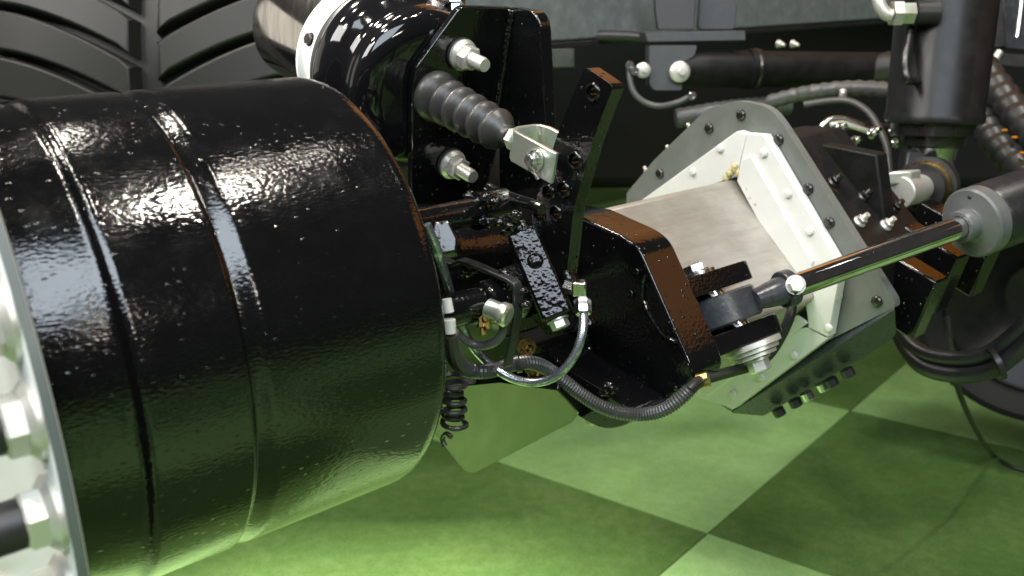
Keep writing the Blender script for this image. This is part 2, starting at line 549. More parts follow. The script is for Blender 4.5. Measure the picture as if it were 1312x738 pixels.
for t in (R(163), R(20), R(255)):
    x, y, z = basis(CH)
    d = x * math.cos(t) + y * math.sin(t)
    fastener('hex_head', 'iron', CP + CH * -0.348 + d * 0.0875, d, 0.0075, cb, name="band_bolt")
shape("rim_seal", lathe(CP, CH, [(-0.327, 0.08), (-0.327, 0.0935), (-0.323, 0.0955), (-0.314, 0.0955), (-0.311, 0.0935), (-0.311, 0.08)], 72), 'rubber', bc)
shape("dome", lathe(CP, CH, [(-0.310, 0.080), (-0.310, 0.0975), (-0.305, 0.1020), (-0.297, 0.1055), (-0.287, 0.1065), (-0.276, 0.1045), (-0.266, 0.0990), (-0.258, 0.0935), (-0.251, 0.0905), (-0.244, 0.0905), (-0.237, 0.0925), (-0.230, 0.0930), (-0.223, 0.0905), (-0.217, 0.0840), (-0.213, 0.0740), (-0.2115, 0.0620), (-0.2115, 0.02)], 96), 'dome', bc, angle=50)
fit = shape("air_port", lathe((0.2643, -0.1165, 0.2718), (0.2, -0.3, 1), [(-0.03, 0.009), (0.0, 0.009), (0.0, 0.013), (0.018, 0.013), (0.018, 0.008), (0.05, 0.008)], 6), 'bright', bc)

br = thing("chamber_bracket", "black steel bracket plate with sloped corner, holding the brake chamber by two pale nuts", "bracket", CP + CH * -0.2 - CU * 0.1)
PO = CP + CH * -0.2
bp = [(0.2241, -0.0513, 0.2675), (0.1704, -0.0697, 0.2033), (0.1669, -0.0751, 0.1845), (0.1808, -0.1163, 0.0408), (0.4105, -0.1315, -0.0123), (0.3681, -0.091, 0.1288), (0.301, -0.0521, 0.2646)]
shape("back_plate", prism(round_poly(bp, [0.006, 0.004, 0, 0, 0, 0, 0.002]), CH * -0.0105), 'black', br, bevel=0.0016)
gx = 0.2994
gp = [(0.2994, -0.0544, 0.2656), (0.2994, -0.0126, 0.2587), (0.2994, -0.0024, 0.2472), (0.2994, 0.0011, 0.1172), (0.2994, 0.0008, 0.0359), (0.2994, -0.0948, 0.0244), (0.2994, -0.0872, 0.155)]
shape("gusset", prism(round_poly(gp, [0, 0.006, 0.012, 0, 0, 0, 0]), (0.017, 0, 0)), 'black', br, bevel=0.0018)
wb = []
wl = [(0.3001, -0.0526, 0.2629), (0.299, -0.0586, 0.2418), (0.2981, -0.0653, 0.2185), (0.2982, -0.0716, 0.1966), (0.2967, -0.0775, 0.1762), (0.2961, -0.0829, 0.1573), (0.2958, -0.089, 0.1361)]
wp = resample(smooth_path(wl, 6), 0.0028)
wb = tube([p + CH * 0.001 + Vector((-0.001, 0, 0)) for p in wp], [0.0052 + 0.0012 * noise.noise(p * 240) + 0.0006 * math.sin(i * 2.1) for i, p in enumerate(wp)], 10)
shape("weld_bead", wb, 'lumpy', br, angle=80)
n1 = (0.2309, -0.066, 0.216)
n2 = (0.2327, -0.1034, 0.0857)
for p, s in ((n1, 0.2), (n2, 0.55)):
    w = fastener('washer', 'rubber', p, CH, 0.0195, br, name="washer")
    nut_with_stud(Vector(p) + CH * 0.0035, CH, 0.0185, br, 'zinc', spin=s, reach=1.25)

# push rod with rubber boot and clevis
pr = thing("push_rod", "ribbed grey rubber boot and zinc plated clevis pinned to the perforated lever", "push rod", CP + CH * -0.2)
bprof = [(-0.200, 0.030), (-0.192, 0.0300), (-0.186, 0.0245)]
s0, n, pitch = -0.182, 5, 0.0218
for i in range(n):
    rmax = 0.0272 - 0.0010 * i
    s = s0 + i * pitch
    for f, rr in ((0.0, 0.70), (0.18, 0.84), (0.40, 0.975), (0.52, 1.0), (0.64, 0.975), (0.84, 0.80)):
        bprof.append((s + f * pitch, rmax * rr))
e = s0 + n * pitch
bprof += [(e, 0.0172), (e + 0.004, 0.0115), (e + 0.010, 0.0098), (e + 0.013, 0.0098), (e + 0.013, 0.004)]
shape("boot", lathe(CP, CH, bprof, 40), 'rubber', pr, angle=70)
shape("rod", lathe(CP, CH, [(-0.075, 0.0065), (-0.048, 0.0065)], 16), 'bright', pr)
shape("lock_nut", lathe(CP, CH, [(-0.0565, 0.0115), (-0.0555, 0.0125), (-0.0485, 0.0125), (-0.0475, 0.0115)], 6), 'zinc', pr)
def clev(s, x): return CP + CH * s + Vector((x - 0.2, 0, 0))
xa, xb, tk = 0.183, 0.233, 0.0048
outer = [(0.030, xa), (-0.034, xa), (-0.044, xa + 0.006), (-0.047, xa + 0.014), (-0.047, xb - 0.014), (-0.044, xb - 0.006), (-0.034, xb), (0.030, xb)]
inner = [(0.030, xb - tk), (-0.033, xb - tk), (-0.0395, xb - tk - 0.004), (-0.042, xb - 0.015), (-0.042, xa + 0.015), (-0.0395, xa + tk + 0.004), (-0.033, xa + tk), (0.030, xa + tk)]
hh = 0.0165
ring = [clev(s, x) - CU * hh for s, x in outer + inner]
shape("clevis", prism(ring, CU * 2 * hh), 'clevis', pr, bevel=0.0011)
pin = shape("clevis_pin", lathe(clev(0.004, 0.172), (1, 0, 0), [(0, 0.0), (0, 0.0062), (0.001, 0.0072), (0.062, 0.0072), (0.062, 0.0)], 20), 'bright', pr)
shape("pin_washer", lathe(clev(0.004, 0.1795), (1, 0, 0), [(0, 0.0072), (0, 0.0118), (0.0028, 0.0118), (0.0028, 0.0072)], 24, cap=False), 'clevis', pin)
cq = clev(0.004, 0.1755)
shape("cotter_pin", join(tube(smooth_path([cq - CU * 0.009, cq, cq + CU * 0.009, cq + CU * 0.013 + CH * 0.006, cq + CU * 0.009 + CH * 0.013], 5), 0.0018, 8),
                         tube(smooth_path([cq - CU * 0.009, cq - CU * 0.011 + CH * 0.008, cq - CU * 0.015 + CH * 0.015], 5), 0.0018, 8)), 'bright', pin)

# perforated slack adjuster lever
lv = thing("adjuster_lever", "black perforated brake adjuster lever with five holes, standing upright beside the boot", "lever", (0.2, 0.1102, -0.0527))
lo = [(0.2, 0.1727, 0.2051), (0.2, 0.2083, 0.1885), (0.2, 0.2092, 0.185), (0.2, 0.1976, 0.1653), (0.2, 0.1798, 0.132), (0.2, 0.1703, 0.1086), (0.2, 0.1581, 0.0802), (0.2, 0.1504, 0.0586), (0.2, 0.1428, 0.0176), (0.2, 0.1382, -0.0058), (0.2, 0.1474, -0.0404), (0.2, 0.1303, -0.0728), (0.2, 0.1022, -0.0813), (0.2, 0.0669, -0.0576), (0.2, 0.0467, -0.0161), (0.2, 0.0554, 0.0095), (0.2, 0.0909, 0.0305), (0.2, 0.0854, 0.0451), (0.2, 0.0889, 0.059), (0.2, 0.1015, 0.0821), (0.2, 0.111, 0.0977), (0.2, 0.1284, 0.134), (0.2, 0.1434, 0.1594)]
hl = [((0.2, 0.1835, 0.1815), 0.0074), ((0.2, 0.1561, 0.1143), 0.0080), ((0.2, 0.1147, 0.0778), 0.0076), ((0.2, 0.1376, 0.0835), 0.0076), ((0.2, 0.0985, 0.0519), 0.0076), ((0.2, 0.1245, 0.0577), 0.0076)]
lever = shape("arm", prism(round_poly(lo, 0.006, 3), (0.0155, 0, 0), [circle(c, (1, 0, 0), r) for c, r in hl]), 'black', lv, bevel=0.0013)
for c, r in hl:
    c = Vector(c)
    shape("bushing", lathe(c, (1, 0, 0), [(-0.0022, r * 0.88), (-0.0026, r * 1.0), (-0.0022, r * 1.12), (0.0002, r * 1.24), (0.0002, r * 0.90), (0.0150, r * 0.90), (0.0150, r * 0.86)], 28, cap=False), 'black', lv, angle=50)
ph = [(0.168, 0.1063, 0.0394), (0.168, 0.1572, -0.0414)]
p0, p1 = Vector(ph[0]), Vector(ph[1])
dl = (p1 - p0).normalized(); wd = Vector((-0.59, 0.685, 0.427)); wd = (wd - dl * wd.dot(dl)).normalized(); sd = dl.cross(wd)
shape("worm_housing", box((p0 + p1) / 2 + wd * 0.004, dl * ((p1 - p0).length / 2), wd * 0.016, sd * 0.0155), 'lumpy', lv, bevel=0.003, seg=3)
shape("worm_cap", lathe(p0 - dl * 0.006 + wd * 0.004, dl, [(-0.004, 0.0), (-0.004, 0.012), (0.004, 0.0145), (0.010, 0.0145)], 24), 'lumpy', lv)
shape("housing_boss", lathe((p0 + p1) / 2 + wd * 0.014 + sd * 0.001 - dl * 0.012, wd, [(0, 0.009), (0.006, 0.0085), (0.0075, 0.006), (0.0075, 0.0)], 20), 'lumpy', lv, angle=60)
shape("rib", tube(resample([p0 + sd * 0.026 + wd * 0.002 + dl * 0.055, p0 + sd * 0.027 + wd * 0.002 + dl * 0.115], 0.004), 0.0075, 10), 'lumpy', lv)
fastener('hex_head', 'zinc', p1 + dl * 0.001 + wd * 0.002, dl, 0.0105, lv, name="adjusting_bolt", spin=0.4, length=1.3)
gz = shape("spline_hub", lathe((0.19, 0.0751, -0.0329), (1, 0, 0), [(-0.018, 0.0), (-0.018, 0.020), (-0.012, 0.030), (0.03, 0.032), (0.03, 0.0)], 36), 'lumpy', lv)

# ================================================================== STEERING KNUCKLE (spindle, thick cheek plate, lower web)
kn = thing("steering_knuckle", "heavy black steering knuckle with a thick chamfered cheek plate between drum and beam", "knuckle", (0.32, 0.0884, -0.2322))
shape("spindle", lathe((0, -0.02, -0.01), (1, 0, 0), [(0.004, 0.118), (0.03, 0.118), (0.045, 0.105), (0.10, 0.075), (0.16, 0.066), (0.23, 0.064), (0.302, 0.064)], 72), 'black', kn, angle=60)
ck = [(0.3, -0.0189, 0.0276), (0.3, 0.053, 0.0282), (0.3, 0.1275, 0.0133), (0.3, 0.1473, 0.0039), (0.3, 0.2172, -0.1088), (0.3, 0.2227, -0.1243), (0.3, 0.2142, -0.1403), (0.3, 0.1287, -0.2105), (0.3, 0.0895, -0.2315), (0.3, 0.0472, -0.2295), (0.3, -0.0152, -0.2187), (0.3, -0.1143, -0.2043), (0.3, -0.0988, -0.0154)]
shape("cheek_plate", prism(round_poly(ck, [0, 0.004, 0.012, 0.012, 0.012, 0.014, 0.016, 0.02, 0.02, 0.02, 0, 0, 0], 5), (0.0525, 0, 0)), 'black', kn, bevel=0.0026, seg=3)
lw = [(0.245, -0.0878, -0.162), (0.245, 0.0459, -0.1806), (0.245, 0.1152, -0.1948), (0.245, 0.1441, -0.195), (0.245, 0.1744, -0.1812), (0.245, 0.1954, -0.1607), (0.245, 0.1392, -0.1483), (0.245, 0.0783, -0.1369), (0.245, 0.0354, -0.1187), (0.245, -0.0394, -0.1268)]
shape("lower_boss", prism(round_poly(lw, 0.02, 5), (0.0545, 0, 0)), 'black', kn, bevel=0.012, seg=4)
ln = Vector((-0.62, 0.28, -0.73)).normalized()
wbp = [(0.1391, -0.0544, -0.1728), (0.2364, -0.1933, -0.3088), (0.3572, -0.3001, -0.4523), (0.3693, -0.2869, -0.4575), (0.2375, 0.0996, -0.1974), (0.2209, 0.1285, -0.1722), (0.1731, 0.1487, -0.1238), (0.1457, 0.0846, -0.1252)]
shape("lower_web", prism(round_poly(wbp, [0, 0.02, 0.016, 0.012, 0.006, 0.004, 0, 0], 4), -ln * 0.011), 'webpaint', kn, bevel=0.0015)
# a raised cast line and small paint drips on the cheek
dr = [(0.2985, 0.1564, -0.0233), (0.2985, 0.1528, -0.0445), (0.2985, 0.1607, -0.0654), (0.2985, 0.1811, -0.0861), (0.2985, 0.2032, -0.0915)]
shape("paint_run", tube(resample(smooth_path(dr, 6), 0.004), [0.0012 + 0.0007 * math.sin(i * 0.9) ** 2 for i in range(len(resample(smooth_path(dr, 6), 0.004)))], 8), 'black', kn)
dr = [(0.2985, 0.0625, -0.1162), (0.2985, 0.0672, -0.135), (0.2985, 0.0918, -0.1534), (0.2985, 0.1297, -0.1595), (0.2985, 0.1622, -0.1721), (0.2985, 0.1727, -0.1813)]
shape("paint_run", tube(resample(smooth_path(dr, 6), 0.004), 0.0016, 8), 'black', kn)
for q, r in (( (0.298, 0.1453, -0.0217), 0.004), ((0.298, 0.1355, -0.0488), 0.0045), ((0.298, 0.1992, -0.0772), 0.003), ((0.298, 0.2016, -0.1433), 0.003)):
    shape("paint_drop", blob(q, (0.0025, r, r), 3, 0.2), 'black', kn, angle=80)
wl = []
for i, (q, r) in enumerate((((0.24, 0.1565, -0.1381), (0.006, 0.008, 0.006)), ((0.245, 0.1587, -0.1417), (0.006, 0.007, 0.004)), ((0.24, 0.1503, -0.1463), (0.006, 0.008, 0.004)))):
    shape("weld_lump", blob(q, r, i, 0.5), 'lumpy', kn, angle=80)
# cam shaft, its joint and rough welds between the drum and the lever
cs = thing("cam_shaft", "short black cam shaft with rough weld lumps coming out from behind the drum", "shaft", (0.1, 0.1087, 0.0669))
c0 = Vector((0.05, 0.11, 0.0734)); c1 = Vector((0.16, 0.1019, 0.0704))
cd = (c1 - c0).normalized(); cl = (c1 - c0).length
shape("shaft", lathe(c0, cd, [(-0.04, 0.0135), (cl * 0.55, 0.0135), (cl * 0.56, 0.019), (cl * 0.9, 0.019), (cl * 0.92, 0.012), (cl, 0.012)], 28), 'black', cs)
nb = [(0.047, 0.1274, 0.0755), (0.0574, 0.1354, 0.077), (0.0586, 0.1466, 0.0607), (0.0543, 0.1499, 0.0495), (0.0404, 0.1396, 0.0469), (0.042, 0.1296, 0.0649)]
shape("stop_block", prism(nb, (0.016, -0.016, -0.010)), 'black', cs, bevel=0.002)
lumps = [(0.112, 0.0971, 0.0853), (0.112, 0.1094, 0.0813), (0.112, 0.1248, 0.0869), (0.112, 0.1138, 0.0749), (0.112, 0.1367, 0.0845), (0.112, 0.1277, 0.0643), (0.112, 0.1436, 0.0672), (0.112, 0.1588, 0.0663), (0.112, 0.1154, 0.065), (0.112, 0.1663, 0.074), (0.112, 0.1512, 0.0584), (0.112, 0.1011, 0.0749)]
for i, q in enumerate(lumps):
    s = 0.0052 + 0.0028 * random.random()
    shape("weld_lump", blob(q, (s, s * 1.1, s * 0.9), i * 2.3, 0.55), 'lumpy', cs, angle=80)
lumps = [(0.095, 0.1051, 0.0169), (0.095, 0.1112, 0.0132), (0.095, 0.0992, 0.0102), (0.095, 0.1205, 0.0172), (0.095, 0.1574, 0.02), (0.095, 0.1671, 0.0241), (0.095, 0.1726, 0.0205), (0.095, 0.1847, 0.0145), (0.095, 0.1912, 0.0113), (0.095, 0.1814, 0.0002), (0.095, 0.1948, -0.0015), (0.095, 0.1649, 0.0107)]
for i, q in enumerate(lumps):
    s = 0.003 + 0.0022 * random.random()
    shape("weld_lump", blob(q, (s, s * 1.2, s * 0.8), i * 1.7, 0.5), 'lumpy', cs, angle=80)
rb = [(0.15, 0.0787, 0.0871), (0.15, 0.0963, 0.0833), (0.15, 0.1209, 0.0798), (0.15, 0.1469, 0.0774), (0.15, 0.1605, 0.0744)]
shape("shaft_rib", tube(smooth_path(rb, 5), 0.006, 10), 'black', cs)

# thin bent guard sheet and the wheel cylinder behind it
gd = thing("guard_sheet", "thin bent black guard sheet folded round the wheel cylinder", "guard", (0.1, 0.1455, -0.0778))
gl = [(0.085, 0.0611, 0.0268), (0.085, 0.0746, 0.0241), (0.085, 0.0932, 0.0224), (0.085, 0.1083, 0.029), (0.085, 0.1248, 0.0287), (0.085, 0.1816, 0.0228), (0.085, 0.1916, 0.0203), (0.085, 0.1945, 0.0142), (0.085, 0.1912, -0.015), (0.085, 0.1837, -0.0398), (0.085, 0.1721, -0.0679)]
def sheet(line, vec, t):
    L = [Vector(p) for p in line]
    vec = Vector(vec)
    off = []
    for i, p in enumerate(L):
        d = (L[min(i + 1, len(L) - 1)] - L[max(i - 1, 0)]).normalized()
        off.append(p + d.cross(vec.normalized()) * t)
    return prism(L + off[::-1], vec)
shape("sheet", sheet(gl, (0.010, 0, 0), 0.0040), 'satin', gd, bevel=0.0012)
wc = thing("wheel_cylinder", "small black brake cylinder with yellow bleed nipples and a pale banjo fitting", "cylinder", (0.07, 0.1459, -0.0215))
w0 = Vector((0.045, 0.1506, -0.0051))
shape("barrel", lathe(w0, (1, 0.1, 0.0), [(-0.03, 0.0165), (0.03, 0.0165), (0.032, 0.021), (0.048, 0.022), (0.05, 0.018), (0.07, 0.018), (0.07, 0.0)], 32), 'black', wc)
shape("cap", lathe(w0 + Vector((0.056, 0.008, 0.016)), (0.2, 0.5, 1), [(-0.02, 0.013), (0.006, 0.013), (0.010, 0.009), (0.010, 0)], 24), 'lumpy', wc)
bj = Vector((0.07, 0.1878, -0.0046))
shape("banjo", lathe(bj, (0.35, 0.85, -0.25), [(-0.012, 0.009), (0.000, 0.0092), (0.003, 0.0112), (0.009, 0.0112), (0.011, 0.009), (0.011, 0.0)], 26), 'clevis', wc)
for q in ((0.068, 0.1724, -0.0105), (0.066, 0.1673, -0.0172)):
    shape("bleed_nipple", lathe(q, (-0.3, 0.5, -1), [(-0.008, 0.0042), (0.002, 0.0042), (0.002, 0.0055), (0.006, 0.0055), (0.006, 0.003), (0.013, 0.003), (0.013, 0)], 8), 'brass', wc)

# brass grease nipples
for q, lab in (((0.2, 0.0693, -0.1031), "brass grease nipple above the ribbed conduit"), ((0.19, 0.0982, -0.1242), "brass grease nipple under the ribbed conduit")):
    g = thing("grease_nipple", lab, "nipple", q)
    shape("body", lathe(q, (-0.35, 0.75, 0.15), [(-0.03, 0.0085), (0.0, 0.0085), (0.0, 0.0075), (0.004, 0.0075), (0.004, 0.0045), (0.009, 0.0045), (0.012, 0.0025), (0.012, 0)], 6), 'brass', g)
    shape("collar", lathe(q, (-0.35, 0.75, 0.15), [(-0.008, 0.0105), (-0.002, 0.0105)], 18), 'brass', g)

# ------------------------------------------------------------------ hoses at the knuckle
bh = thing("braided_hose", "thin silver braided brake hose looping down from an angled fitting", "hose", (0.15, 0.1324, -0.1129))
hp = [(0.17, 0.1933, -0.0258), (0.165, 0.1993, -0.0345), (0.158, 0.2029, -0.0479), (0.15, 0.2019, -0.0638), (0.14, 0.1953, -0.0789), (0.13, 0.1831, -0.0901), (0.12, 0.1662, -0.0944), (0.11, 0.1493, -0.0912), (0.1, 0.1328, -0.0803), (0.088, 0.122, -0.0616), (0.075, 0.1213, -0.0363), (0.06, 0.1319, -0.0096), (0.045, 0.1459, 0.0188), (0.032, 0.1582, 0.0408), (0.02, 0.17, 0.0574), (0.014, 0.1742, 0.0696), (0.008, 0.1732, 0.0857)]
shape("hose", tube(resample(smooth_path(hp, 8), 0.003), 0.0044, 14), 'braid', bh)
f0 = Vector(hp[0])
f1 = Vector((0.175, 0.1873, -0.017)); f2 = Vector((0.175, 0.1822, -0.0068))
shape("crimp_nut", lathe(f0, f1 - f0, [(-0.004, 0.0075), (-0.002, 0.0085), (0.011, 0.0085), (0.013, 0.0075)], 6), 'bright', bh)
shape("elbow", box(f2 + Vector((0, 0.001, 0.001)), Vector((0.004, 0.006, 0)), Vector((-0.004, 0.004, 0)) * 1.3, Vector((0, 0, 0.0075))), 'bright', bh, bevel=0.0018)
shape("elbow_nut", lathe(f2, (-0.2, -1, 0.1), [(0.0, 0.0078), (0.014, 0.0078), (0.014, 0.006)], 6), 'bright', bh)
gp2 = [(0.02, 0.1783, 0.0176), (0.02, 0.1797, 0.0093), (0.02, 0.1809, -0.0013), (0.02, 0.1809, -0.0115)]
sleeve = shape("ferrule", lathe(gp2[0], Vector(gp2[1]) - Vector(gp2[0]), [(0, 0.0046), (0.012, 0.0050), (0.012, 0.004)], 16), 'plasticwhite', bh)
lp = thing("bleed_hose", "short grey hose hooked down from the pale banjo fitting", "hose", (0.07, 0.1621, -0.0435))
hp2 = [(0.075, 0.1823, -0.0085), (0.08, 0.181, -0.0191), (0.078, 0.1804, -0.0295), (0.075, 0.1729, -0.0383), (0.072, 0.1594, -0.0447), (0.066, 0.1502, -0.0438), (0.06, 0.1475, -0.0397), (0.05, 0.1474, -0.0278), (0.04, 0.1509, -0.0092)]
shape("hose", tube(resample(smooth_path(hp2, 8), 0.003), 0.0042, 12), 'tubegrey', lp)

cdn = thing("conduit", "ribbed grey plastic cable conduit drooping under the knuckle", "conduit", (0.2, 0.2291, -0.1338))
cp = [(0.02, 0.1808, -0.0123), (0.03, 0.167, -0.0331), (0.05, 0.1453, -0.0589), (0.07, 0.1342, -0.0755), (0.085, 0.1368, -0.0808), (0.11, 0.1324, -0.0858), (0.13, 0.1329, -0.0862), (0.15, 0.1363, -0.0901), (0.17, 0.1374, -0.1024), (0.185, 0.1445, -0.118), (0.2, 0.1544, -0.1348), (0.215, 0.167, -0.1491), (0.23, 0.1835, -0.1569), (0.245, 0.2021, -0.1576), (0.255, 0.2217, -0.1493), (0.265, 0.2343, -0.1371), (0.275, 0.2404, -0.127)]
shape("ribbed_tube", corrugated(cp, 0.0078, 0.0034, 0.0011, 14), 'conduit', cdn, angle=20)
cp2 = [(0.274, 0.2392, -0.1288), (0.29, 0.2373, -0.1253), (0.32, 0.2255, -0.1321), (0.37, 0.2043, -0.1479), (0.43, 0.1841, -0.1648), (0.48, 0.1737, -0.1746), (0.51, 0.1717, -0.1709), (0.52, 0.1811, -0.1472), (0.53, 0.1867, -0.1205), (0.545, 0.1802, -0.0998)]
shape("cable_sleeve", tube(resample(smooth_path(cp2, 8), 0.006), 0.0066, 12), 'hose', cdn)
shape("end_clip", lathe((0.303, 0.235, -0.1262), (0.5, 0.7, 0.3), [(-0.006, 0.0085), (0.006, 0.0085)], 16), 'brass', cdn)
shape("cable_tie", lathe((0.133, 0.1342, -0.0867), (0.6, 0.6, 0.2), [(-0.0025, 0.0096), (0.0025, 0.0096)], 16), 'hose', cdn)
shape("ferrule", lathe((0.018, 0.1831, -0.0061), (0.05, 0.0, 1), [(-0.006, 0.0056), (0.006, 0.0056)], 18), 'plasticwhite', cdn)

cc = thing("coiled_cable", "black coiled cable hanging under the inner edge of the drum", "cable", (0.05, 0.1366, -0.1272))
k0 = Vector((0.03, 0.1636, -0.0639)); k1 = Vector((0.03, 0.1605, -0.1136))
cx = (k1 - k0).normalized(); ca, cbv, _ = basis(cx)
pts = []
turns = 6
for i in range(turns * 14 + 1):
    t = i / 14
    pts.append(k0 + (k1 - k0) * (t / turns) + (ca * math.cos(2 * math.pi * t) + cbv * math.sin(2 * math.pi * t)) * (0.0105 + 0.002 * math.sin(t * 2.3)))
shape("coil", tube(pts, 0.0026, 8), 'hose', cc)
tl = [(0.03, 0.1552, -0.1266), (0.03, 0.1477, -0.1259), (0.03, 0.1403, -0.1333), (0.03, 0.1434, -0.1405)]
shape("tail", tube(smooth_path(tl, 6), 0.0026, 8), 'tubegrey', cc)

# ================================================================== TELESCOPIC AXLE BEAM AND ITS HOUSING
BZ = -0.130
hb = 0.149
bm_ = thing("axle_beam", "bare steel square axle beam set on edge, scuffed and cream coloured", "beam", (0.5, 0, BZ - hb))
def diamond(x, h, clip=0.0, dy=0.0):
    c = clip
    P = [(x, dy + 0, BZ + h)] if c <= 0 else [(x, dy - c, BZ + h - c), (x, dy + c, BZ + h - c)]
    P += [(x, dy + h, BZ)] if c <= 0 else [(x, dy + h - c, BZ + c), (x, dy + h - c, BZ - c)]
    P += [(x, dy, BZ - h)] if c <= 0 else [(x, dy + c, BZ - h + c), (x, dy - c, BZ - h + c)]
    P += [(x, dy - h, BZ)] if c <= 0 else [(x, dy - h + c, BZ - c), (x, dy - h + c, BZ + c)]
    return [Vector(p) for p in P]
shape("square_tube", prism(diamond(0.356, hb, 0.004), (0.42, 0, 0)), 'steel', bm_, bevel=0.004)

hs = thing("beam_housing", "bolted grey housing plate with black box behind it, round the square beam", "housing", (0.8, 0, BZ - 0.26))
gplate = [(0.668, -0.2231, -0.0306), (0.668, -0.1628, 0.0285), (0.668, -0.0599, 0.1118), (0.668, -0.0043, 0.1272), (0.668, 0.0498, 0.1193), (0.668, 0.0733, 0.096), (0.668, 0.2489, -0.1192), (0.668, 0.2496, -0.1286), (0.668, 0.1563, -0.1974), (0.668, -0.0051, -0.3538), (0.668, -0.0934, -0.3301), (0.668, -0.2304, -0.1422)]
hole = diamond(0.668, 0.18)
shape("face_plate", prism(round_poly(gplate, [0, 0, 0.01, 0.02, 0.02, 0.012, 0.006, 0.003, 0, 0.003, 0, 0], 4), (0.014, 0, 0), [hole]), 'grey', hs, bevel=0.002)
shape("box_shell", prism([p for p in diamond(0.683, 0.232, 0.035)], (0.20, 0, 0), [diamond(0.683, 0.18)]), 'matte', hs, bevel=0.004)
# lower return lip under the plate
la = [(0.668, -0.0051, -0.3538), (0.668, 0.2496, -0.1286)]
lb = [(0.715, 0.0227, -0.3655), (0.715, 0.2113, -0.2043), (0.715, 0.2286, -0.1786)]
lip = [Vector(la[0]), Vector(la[1]), Vector(lb[2]), Vector(lb[1]), Vector(lb[0])]
lnrm = (lip[1] - lip[0]).cross(lip[4] - lip[0]).normalized()
if lnrm.y < 0: lnrm = -lnrm
lip = [p - lnrm * lnrm.dot(p - lip[0]) + lnrm * 0.003 for p in lip]
shape("lower_lip", prism(round_poly(lip, [0.004, 0.004, 0.012, 0.02, 0.008], 3), lnrm * -0.012), 'slate', hs, bevel=0.002)  # darker paint on the lip stands in for its shaded underside
fx = 0.668
for q in [(0.668, 0.003, 0.1066), (0.668, -0.0537, 0.0848), (0.668, -0.1498, 0.0086), (0.668, 0.0667, 0.0754), (0.668, 0.1164, 0.0121), (0.668, 0.1506, -0.0298), (0.668, 0.1903, -0.0783), (0.668, 0.2256, -0.1251)]:
    fastener('round_head', 'iron', q, (-1, 0, 0), 0.0078, hs, name="plate_bolt")
for q in [(0.69, -0.1043, 0.0761), (0.69, -0.1465, 0.0394), (0.69, -0.1946, 0.0014)]:
    nut_with_stud(q, (0, -0.7, 0.7), 0.007, hs, 'zinc')
lipq = [(0.7, 0.0582, -0.3403), (0.7, 0.0862, -0.3163), (0.7, 0.1055, -0.2993), (0.7, 0.1304, -0.2772), (0.7, 0.1437, -0.2662), (0.7, 0.1684, -0.245)]
for i, q in enumerate(lipq):
    fastener('socket_head', 'bright' if i in (2, 3) else 'hose', q, (0.2, 0.45, -0.85), 0.0095, hs, name="lip_bolt")
sb = [(0.71, 0.12), (0.72, 0.40), (0.76, 0.30), (0.75, 0.62), (0.80, 0.46), (0.83, 0.20), (0.80, 0.70), (0.85, 0.36), (0.85, 0.60), (0.74, 0.85), (0.82, 0.88)]
for x, f in sb:
    y = 0.05 + 0.155 * f; z = BZ + 0.232 - y
    nut_with_stud((x, y, z), (0, 1, 1), 0.0095, hs, 'iron' if random.random() < 0.6 else 'zinc', spin=random.random())
# box rib on the housing
rbx = [(0.8, 0.0411, 0.0528), (0.8, 0.1378, 0.0439), (0.8, 0.1522, -0.0263), (0.8, 0.1682, -0.1018), (0.8, 0.1074, -0.112)]
shape("stiffener_box", prism(rbx, (0.03, 0, 0)), 'matte', hs, bevel=0.003)
# lower ribs with downward faces over the carpet
for q, w in (((0.78, 0.2128, -0.1791), 0.018), ((0.86, 0.2036, -0.1622), 0.020), ((0.98, 0.1999, -0.1649), 0.020)):
    q = Vector(q)
    shape("clamp_rib", box(q + Vector((0, -0.03, 0.045)), (w, 0, 0), (0, 0.06, -0.025), (0, 0.014, 0.045)), 'black', hs, bevel=0.003)

# white wear-pad retainers, four bars round the beam
wr = thing("wear_pad_frame", "white diamond frame of screwed retainer bars round the steel beam", "frame", (0.66, 0, BZ - 0.217))
wx = 0.650
ti = 0.0175
def bar(name, s, t=ti, x=wx, be=0.0012):
    return shape(name, prism(s, (t, 0, 0)), 'white', wr, bevel=be)
bar("upper_far_bar", [(0.65, 0.0091, 0.0858), (0.65, 0.0252, 0.0824), (0.65, 0.0108, 0.0216), (0.65, -0.1307, -0.0337), (0.65, -0.2121, -0.0825), (0.65, -0.201, -0.0524)])
bar("upper_near_bar", [(0.65, 0.0265, 0.0836), (0.65, 0.055, 0.0831), (0.65, 0.1798, -0.0807), (0.65, 0.1769, -0.131), (0.65, 0.1178, -0.1274), (0.65, 0.0109, 0.0194)], 0.0165)
bar("near_step", [(0.644, 0.0228, 0.0468), (0.644, 0.0384, 0.0536), (0.644, 0.1415, -0.0807), (0.644, 0.1363, -0.1224), (0.644, 0.1113, -0.116), (0.644, 0.0155, 0.0162)], 0.007)
bar("side_bar", [(0.648, 0.1752, -0.0789), (0.648, 0.1822, -0.082), (0.648, 0.1694, -0.1833), (0.648, 0.1388, -0.1769), (0.648, 0.1289, -0.1247)], 0.019)
bar("lower_near_bar", [(0.65, 0.1671, -0.1866), (0.65, 0.1375, -0.1777), (0.65, 0.0794, -0.1912), (0.65, -0.0623, -0.3187), (0.65, -0.0573, -0.3387), (0.65, -0.0005, -0.3387), (0.65, 0.0114, -0.3403)])
bar("lower_step", [(0.645, 0.138, -0.1695), (0.645, 0.1202, -0.1621), (0.645, -0.0741, -0.3179), (0.645, -0.0581, -0.3267), (0.645, -0.0346, -0.3304)], 0.006)
